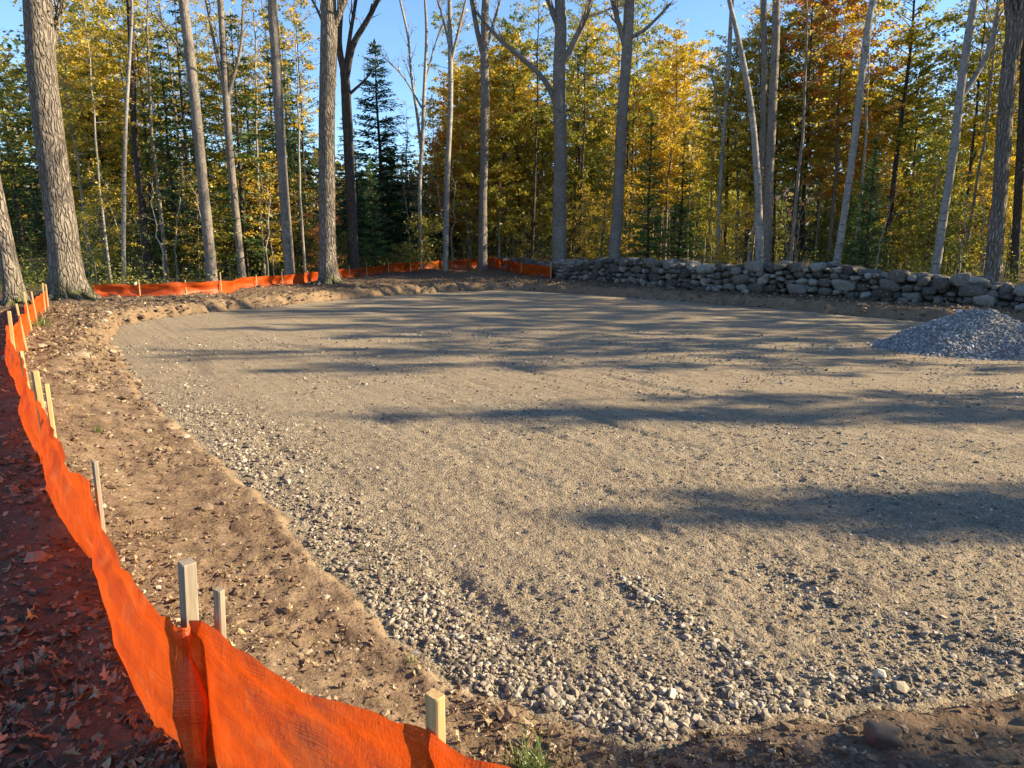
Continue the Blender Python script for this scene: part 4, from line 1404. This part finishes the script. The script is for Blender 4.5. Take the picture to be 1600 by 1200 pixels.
tag(place('mapleB', 1296, 34, 1.08, mat='orange', phrase=1), "bushy orange tree just left of the broad yellow green tree", "tree")
tag(place('tallA', 1385, 33, 1.0, mat='yellowgreen', phrase=1), "broad yellow green tree rising to the picture's top right of the leaning pale trunk", "tree")
tag(place('poleA', 1238, 33.0, 1.04, mat='orange', phrase=1), "tall orange crowned tree right of the paired birches", "tree")

# the woods: (kind, material, how many, pixel range, depth range, scale range)
woods = [
    ('hemA', None, 12, (-60, 480), (30, 44), (.75, 1.15)), ('hemB', None, 9, (-80, 470), (38, 54), (.85, 1.15)),
    ('hemA', None, 7, (520, 720), (45, 54), (.75, .95)), ('hemA', None, 6, (1300, 1640), (28, 38), (.4, .6)), ('hemA', None, 4, (860, 1140), (40, 48), (.5, .75)),
    ('hemB', None, 6, (700, 1150), (50, 60), (.6, .8)),
    ('mapleA', 'gold', 4, (120, 480), (29, 40), (.7, 1.1)), ('tallB', 'gold', 2, (-40, 470), (33, 48), (.8, 1.1)), ('tallA', 'yellowgreen', 4, (-60, 480), (34, 50), (.7, .95)),
    ('mapleA', 'gold', 6, (700, 1080), (41, 52), (.9, 1.25)), ('mapleB', 'gold', 8, (680, 1080), (44, 56), (.95, 1.25)), ('mapleC', 'orange', 3, (680, 880), (44, 52), (1.0, 1.3)),
    ('mapleC', 'yellowgreen', 9, (720, 1140), (38, 48), (.7, 1.0)), ('tallB', 'yellowgreen', 6, (720, 1120), (42, 54), (.8, 1.05)),
    ('tallA', 'yellowgreen', 6, (1070, 1330), (30, 37), (.65, .9)), ('tallB', 'yellowgreen', 6, (1320, 1700), (26, 36), (.6, .85)), ('mapleA', 'gold', 4, (1100, 1650), (28, 37), (.7, 1.0)),
    ('mapleC', 'yellowgreen', 6, (1100, 1680), (26, 37), (.6, .9)),
    ('poleA', 'yellowgreen', 7, (-40, 500), (28, 46), (.7, .95)), ('poleB', 'gold', 9, (120, 500), (27, 40), (.8, 1.1)), ('poleC', 'gold', 6, (100, 520), (28, 44), (.8, 1.1)),
    ('poleA', 'yellowgreen', 9, (690, 1090), (39, 52), (.8, 1.1)), ('poleB', 'gold', 10, (680, 1090), (38, 50), (.8, 1.1)), ('poleC', 'orange', 5, (540, 900), (40, 54), (.8, 1.1)),
    ('poleA', 'yellowgreen', 9, (1080, 1660), (26, 38), (.75, 1.0)), ('poleB', 'gold', 7, (1080, 1640), (26, 38), (.75, 1.0)), ('poleC', 'gold', 6, (1080, 1650), (27, 42), (.8, 1.1)),
    ('beech', 'gold', 10, (120, 500), (26, 36), (.7, 1.15)), ('beechB', 'yellowgreen', 7, (120, 520), (25.5, 33), (.7, 1.1)), ('beechB', 'orange', 4, (400, 540), (29, 36), (.9, 1.3)),
    ('beech', 'gold', 8, (690, 1080), (38, 45), (.7, 1.2)), ('beech', 'yellowgreen', 8, (1080, 1620), (25, 36), (.6, 1.0)), ('shrub', 'yellowgreen', 9, (150, 700), (28, 42), (.8, 1.4)), ('shrub', 'yellowgreen', 9, (880, 1600), (27, 38), (.9, 1.6)),
    ('beech', 'yellowgreen', 9, (700, 1120), (34, 43), (.7, 1.2)), ('beechB', 'yellowgreen', 10, (700, 1620), (25, 42), (.8, 1.3)), ('beech', 'gold', 6, (1080, 1600), (26, 36), (.6, 1.0)),
    ('pine', 'young', 7, (900, 1600), (27, 38), (.55, 1.0)), ('pine', 'young', 4, (120, 480), (27, 38), (.5, .9)),
    ('stem', 'gold', 18, (130, 520), (26, 38), (.7, 1.3)), ('stem', 'gold', 14, (640, 1090), (39, 46), (.9, 1.6)), ('stem', 'orange', 10, (1090, 1600), (25, 38), (.8, 1.4)),
]
occ = []


FL_X = [-400, 0, 148, 275, 410, 514, 620, 690, 772, 820, 862, 1000, 1150, 1330, 1480, 1600, 2000]
FL_D = [19, 20.5, 21.5, 22.6, 26, 30.4, 34.6, 37.6, 39.5, 38.5, 33, 29.3, 25.2, 22, 20, 18.8, 15]


def front(px):
    return np.interp(px, FL_X, FL_D)          # depth of the far fence and the wall along the view


KEEP += [(601, 43), (586, 36.5), (601, 36.5), (1262, 33), (1290, 33), (1385, 33), (1038, 44), (1012, 35.5), (1060, 37)]


def spot(p0, p1, d0, d1, gap, wide=70):
    for tr in range(60):
        px, D = rng.uniform(p0, p1), rng.uniform(d0, d1)
        x = VP(px, 400, D)[0]
        if D < front(px) + 1.3: continue
        if any(abs(px - a) < wide and D < b + .8 for a, b in KEEP): continue
        if all((x - a) ** 2 + (D - b) ** 2 > gap * gap for a, b in occ): break
    else:
        return None
    occ.append((x, D))
    return px, D


for kind, mat, n, (p0, p1), (d0, d1), (s0, s1) in woods:
    for k in range(n):
        sp = spot(p0, p1, d0, d1, .7, {'stem': 12, 'poleC': 22, 'poleB': 30, 'poleA': 32, 'beechB': 28, 'beech': 32, 'shrub': 30, 'pine': 30}.get(kind, 55))
        if sp is None: continue
        px, D = sp
        s = rng.uniform(s0, s1)
        nm = {'hemA': "hemlock_tree", 'hemB': "hemlock_tree", 'shrub': "shrub", 'beech': "beech_sapling", 'beechB': "beech_sapling", 'stem': "sapling", 'bare': "bare_tree", 'pine': "pine_sapling"}.get(kind, "maple_tree")
        place(kind, px, D, s, mat, nm, sz=s * rng.uniform(.92, 1.12))

# trees that stand right of the picture and throw the long shadows across the pad
for kind, x, y, s, sz in [('slim', 19.5, 5.25, .8, 1.32), ('slim', 22.0, 5.6, .85, 1.46), ('slim', 24.5, 5.9, .9, 1.52), ('slim', 18.0, 5.4, .8, 1.1), ('slim', 16.0, 5.7, .8, .9),
                          ('slim', 21.5, 8.6, 1.1, 1.50), ('slim', 24.0, 9.2, 1.2, 1.80), ('slim', 19.0, 9.6, 1.0, 1.20), ('slim', 26.0, 8.0, .8, 1.44), ('slim', 13.0, 2.2, .8, 1.02), ('slim', 15.0, 2.42, .75, 1.05), ('slim', 14.0, 1.95, .8, 1.0),
                          ('tallB', 24.0, 13.2, .55, 0.96), ('slim', 20.0, 11.6, 1.1, 1.74), ('mapleC', 21.0, 15.2, .75, 1.32), ('mapleA', 24.5, 16.9, .8, 1.32), ('slim', 19.0, 13.6, 1.2, 1.56), ('slim', 17.5, 14.6, 1.2, 1.20), ('tallB', 29.0, 20.0, .7, 1.14),
                          ('mapleA', 23.0, 21.5, .9, 1.38), ('mapleB', 32, 24, .9, 1.32), ('mapleA', 20.5, 18.9, .7, 1.08), ('mapleC', 19.5, 23.6, .9, 1.32), ('tallA', 27.0, 26.0, .7, 0.96), ('slim', 16.8, 16.6, 1.2, 1.08)]:
    place(kind, 1700, y, s, 'yellowgreen', "maple_tree", sz=sz, x=x, phrase=2)
for k, src in PR.items():              # the prototypes themselves are not part of the place
    for c in list(src.children): bpy.data.objects.remove(c)
    bpy.data.objects.remove(src)

# labels: what it looks like, then its rank among its kind across the picture
words = {
    ('poleA', 'yellowgreen'): ("slender dark stemmed tree with high yellow green crown", "tree", "slender forest trees"), ('poleB', 'gold'): ("slender pale stemmed tree with high golden crown", "tree", "slender forest trees"),
    ('poleC', 'gold'): ("slender nearly bare tree with few gold leaves", "tree", "nearly bare thin trees"), ('poleC', 'orange'): ("slender nearly bare tree with few orange leaves", "tree", "nearly bare thin trees"),
    ('pine', 'young'): ("small light green conifer among the trees", "tree", "young conifers"),
    ('hemA', None): ("dark drooping hemlock in the shade of the woods", "tree", "hemlocks in the woods"), ('hemB', None): ("tall dark drooping hemlock deep in the woods", "tree", "hemlocks in the woods"),
    ('beech', 'gold'): ("small tree with layered golden leaf sprays", "tree", "small beeches at the wood's edge"), ('beech', 'yellowgreen'): ("small tree with layered yellow green sprays", "tree", "small beeches at the wood's edge"),
    ('beechB', 'yellowgreen'): ("knee to shoulder high yellow green sapling", "sapling", "small beeches at the wood's edge"), ('beechB', 'orange'): ("small sapling with orange leaf sprays", "sapling", "small beeches at the wood's edge"),
    ('shrub', 'yellowgreen'): ("low yellow green shrub at the wood's edge", "shrub", "shrubs at the wood's edge"), ('stem', 'gold'): ("thin pale nearly leafless sapling stem", "sapling", "thin pale saplings"), ('stem', 'orange'): ("thin pale sapling with few orange leaves", "sapling", "thin pale saplings"),
    ('bare', 'orange'): ("nearly bare tree with a few orange leaves", "tree", "nearly bare thin trees"), ('bare', 'gold'): ("nearly bare tree with a few gold leaves", "tree", "nearly bare thin trees"),
}
mat_word = {'gold': "golden", 'yellowgreen': "yellow green", 'orange': "orange"}
size_word = {'mapleA': "bushy", 'mapleB': "tall", 'mapleC': "low", 'tallA': "very tall", 'tallB': "tall narrow"}
ORD = ["first", "second", "third", "fourth", "fifth", "sixth", "seventh", "eighth", "ninth", "tenth", "eleventh", "twelfth", "thirteenth", "fourteenth", "fifteenth", "sixteenth", "seventeenth", "eighteenth", "nineteenth", "twentieth"]
ORD += ["twenty " + w for w in ORD[:9]] + ["thirtieth"] + ["thirty " + w for w in ORD[:9]] + ["fortieth"] + ["forty " + w for w in ORD[:9]]
fam = {}
for kind, mat, o, px, D, phrase in placed:
    if phrase == 1: continue
    if phrase == 2:
        key = ("yellow green tree beside the pad outside the picture's right side", "tree", "trees right of the clearing")
        fam.setdefault(key, []).append((D, o))
        continue
    key = words.get((kind, mat)) or (f"{size_word[kind]} {mat_word[mat]} tree in the woods", "tree", f"{mat_word[mat]} trees in the woods")
    fam.setdefault(key, []).append((px, o))
for (desc, cat, grp), items in fam.items():
    items.sort(key=lambda t: t[0])
    for k, (_, o) in enumerate(items):
        order = f"{ORD[k]} from the camera" if grp == "trees right of the clearing" else f"{ORD[k]} of its kind from left"
        tag(o, f"{desc}, {order}", cat, grp)

# ------------------------------------------------------------------ undergrowth and the far woods (uncountable)
def build_undergrowth():
    mb = MB()
    N = 5200
    D = rng.uniform(21, 50, N)
    px = rng.uniform(-80, 1680, N)
    X = np.array([VP(a, 400, b)[0] for a, b in zip(px, D)])
    d = edge_d(X, D)
    behind = np.where(X < 1, 3.0, 4.4)
    k = (D > front(px) + .7) & (D < front(px) + 13) & (rng.random(N) < .25 + 1.1 * sstep(-.2, .4, fbm(X * .5, D * .5, 101, 3)))
    k &= ~((X < -9) & (D < 22))
    X, D = X[k], D[k]
    Z = ground_z(X, D, False)
    C, Rr = [], []
    for x, y, z in zip(X, D, Z):
        m = rng.integers(14, 40)
        h = rng.uniform(.15, 1.25)
        C.append(np.array([x, y, z + h * .5]) + rng.normal(0, 1, (m, 3)) * np.array([.22, .22, h * .33]))
        Rr.append(np.clip(rng.normal(rng.uniform(.15, .8), .15, m), 0, 1))
        for q in range(2):
            b = np.array([x + rng.normal(0, .15), y + rng.normal(0, .15), z - .03])
            V, Fq = tube(spline([b, b + np.array([rng.normal(0, .15), rng.normal(0, .15), h * 1.2])], 3), np.array([.006, .005, .002]), 3)
            mb.add(V, Fq, .55)
    C, Rr = np.concatenate(C), np.concatenate(Rr)
    C[:, 2] = np.maximum(C[:, 2], np.repeat(0, len(C)) - .1)
    n = len(C)
    L = .085 * rng.lognormal(0, .3, n)
    V, Fq = quads(C, rng.normal(size=(n, 3)) * np.array([1, 1, .5]), unit(rng.normal(size=(n, 3)) * .7 + np.array([0, 0, 1])), L, L * .55)
    mb.add(V, Fq, np.repeat(Rr, 4))
    o = mb.build("undergrowth", M['under'], smooth=False)
    tag(o, "low leafy undergrowth on the forest floor behind the fence and the wall", "undergrowth", kind="stuff")


build_undergrowth()


def build_far_woods():
    mb = MB()
    N = 100000
    a = rng.uniform(R(-56), R(60), N)
    D = rng.uniform(56, 92, N)
    X, Y = D * np.sin(a), D * np.cos(a)
    cell = fbm(a * 24, D * .12, 111, 3)
    top = 11.0 + 6.0 * vn(a * 7, 0 * a, 112) * 2 + 4.0 * cell + .05 * (D - 56)
    top = top - 5.5 * np.exp(-((a - R(-9.5)) / R(6)) ** 2)
    u = rng.random(N) ** .85
    Z = top * u
    low = rng.random(N) < .22
    Z = np.where(low, rng.uniform(-.3, 2.6, N), Z)
    u = np.where(low, .1, u)
    keep = rng.random(N) < np.clip(1.15 - .75 * u ** 3, .1, 1)
    X, Y, Z, a, D, u = X[keep], Y[keep], Z[keep], a[keep], D[keep], u[keep]
    n = len(X)
    Z = Z + ground_z(X, Y, False)
    C = np.stack([X, Y, Z], -1)
    L = .55 * rng.lognormal(0, .35, n)
    V, Fq = quads(C, rng.normal(size=(n, 3)) * np.array([1, 1, .5]), unit(rng.normal(size=(n, 3))), L, L * .6)
    base = .38 + .75 * fbm(a * 30, D * .16, 113, 2)
    mb.add(V, Fq, np.repeat(np.clip(base + rng.normal(0, .12, n), 0, 1), 4))
    for k in range(160):
        aa, dd = rng.uniform(R(-56), R(60)), rng.uniform(54, 84)
        x, y = dd * math.sin(aa), dd * math.cos(aa)
        z = float(ground_z(x, y, False))
        h = rng.uniform(5, 8.5)
        V, Fq = tube(spline([[x, y, z - .2], [x + rng.normal(0, .2), y, z + h * .5], [x + rng.normal(0, .5), y, z + h]], 7), np.linspace(rng.uniform(.07, .2), .03, 7), 5)
        mb.add(V, Fq, .42)
    o = mb.build("far_woods", M['farwood'], smooth=False)
    tag(o, "mass of far woods closing the view behind the trees", "woods", kind="stuff")


build_far_woods()
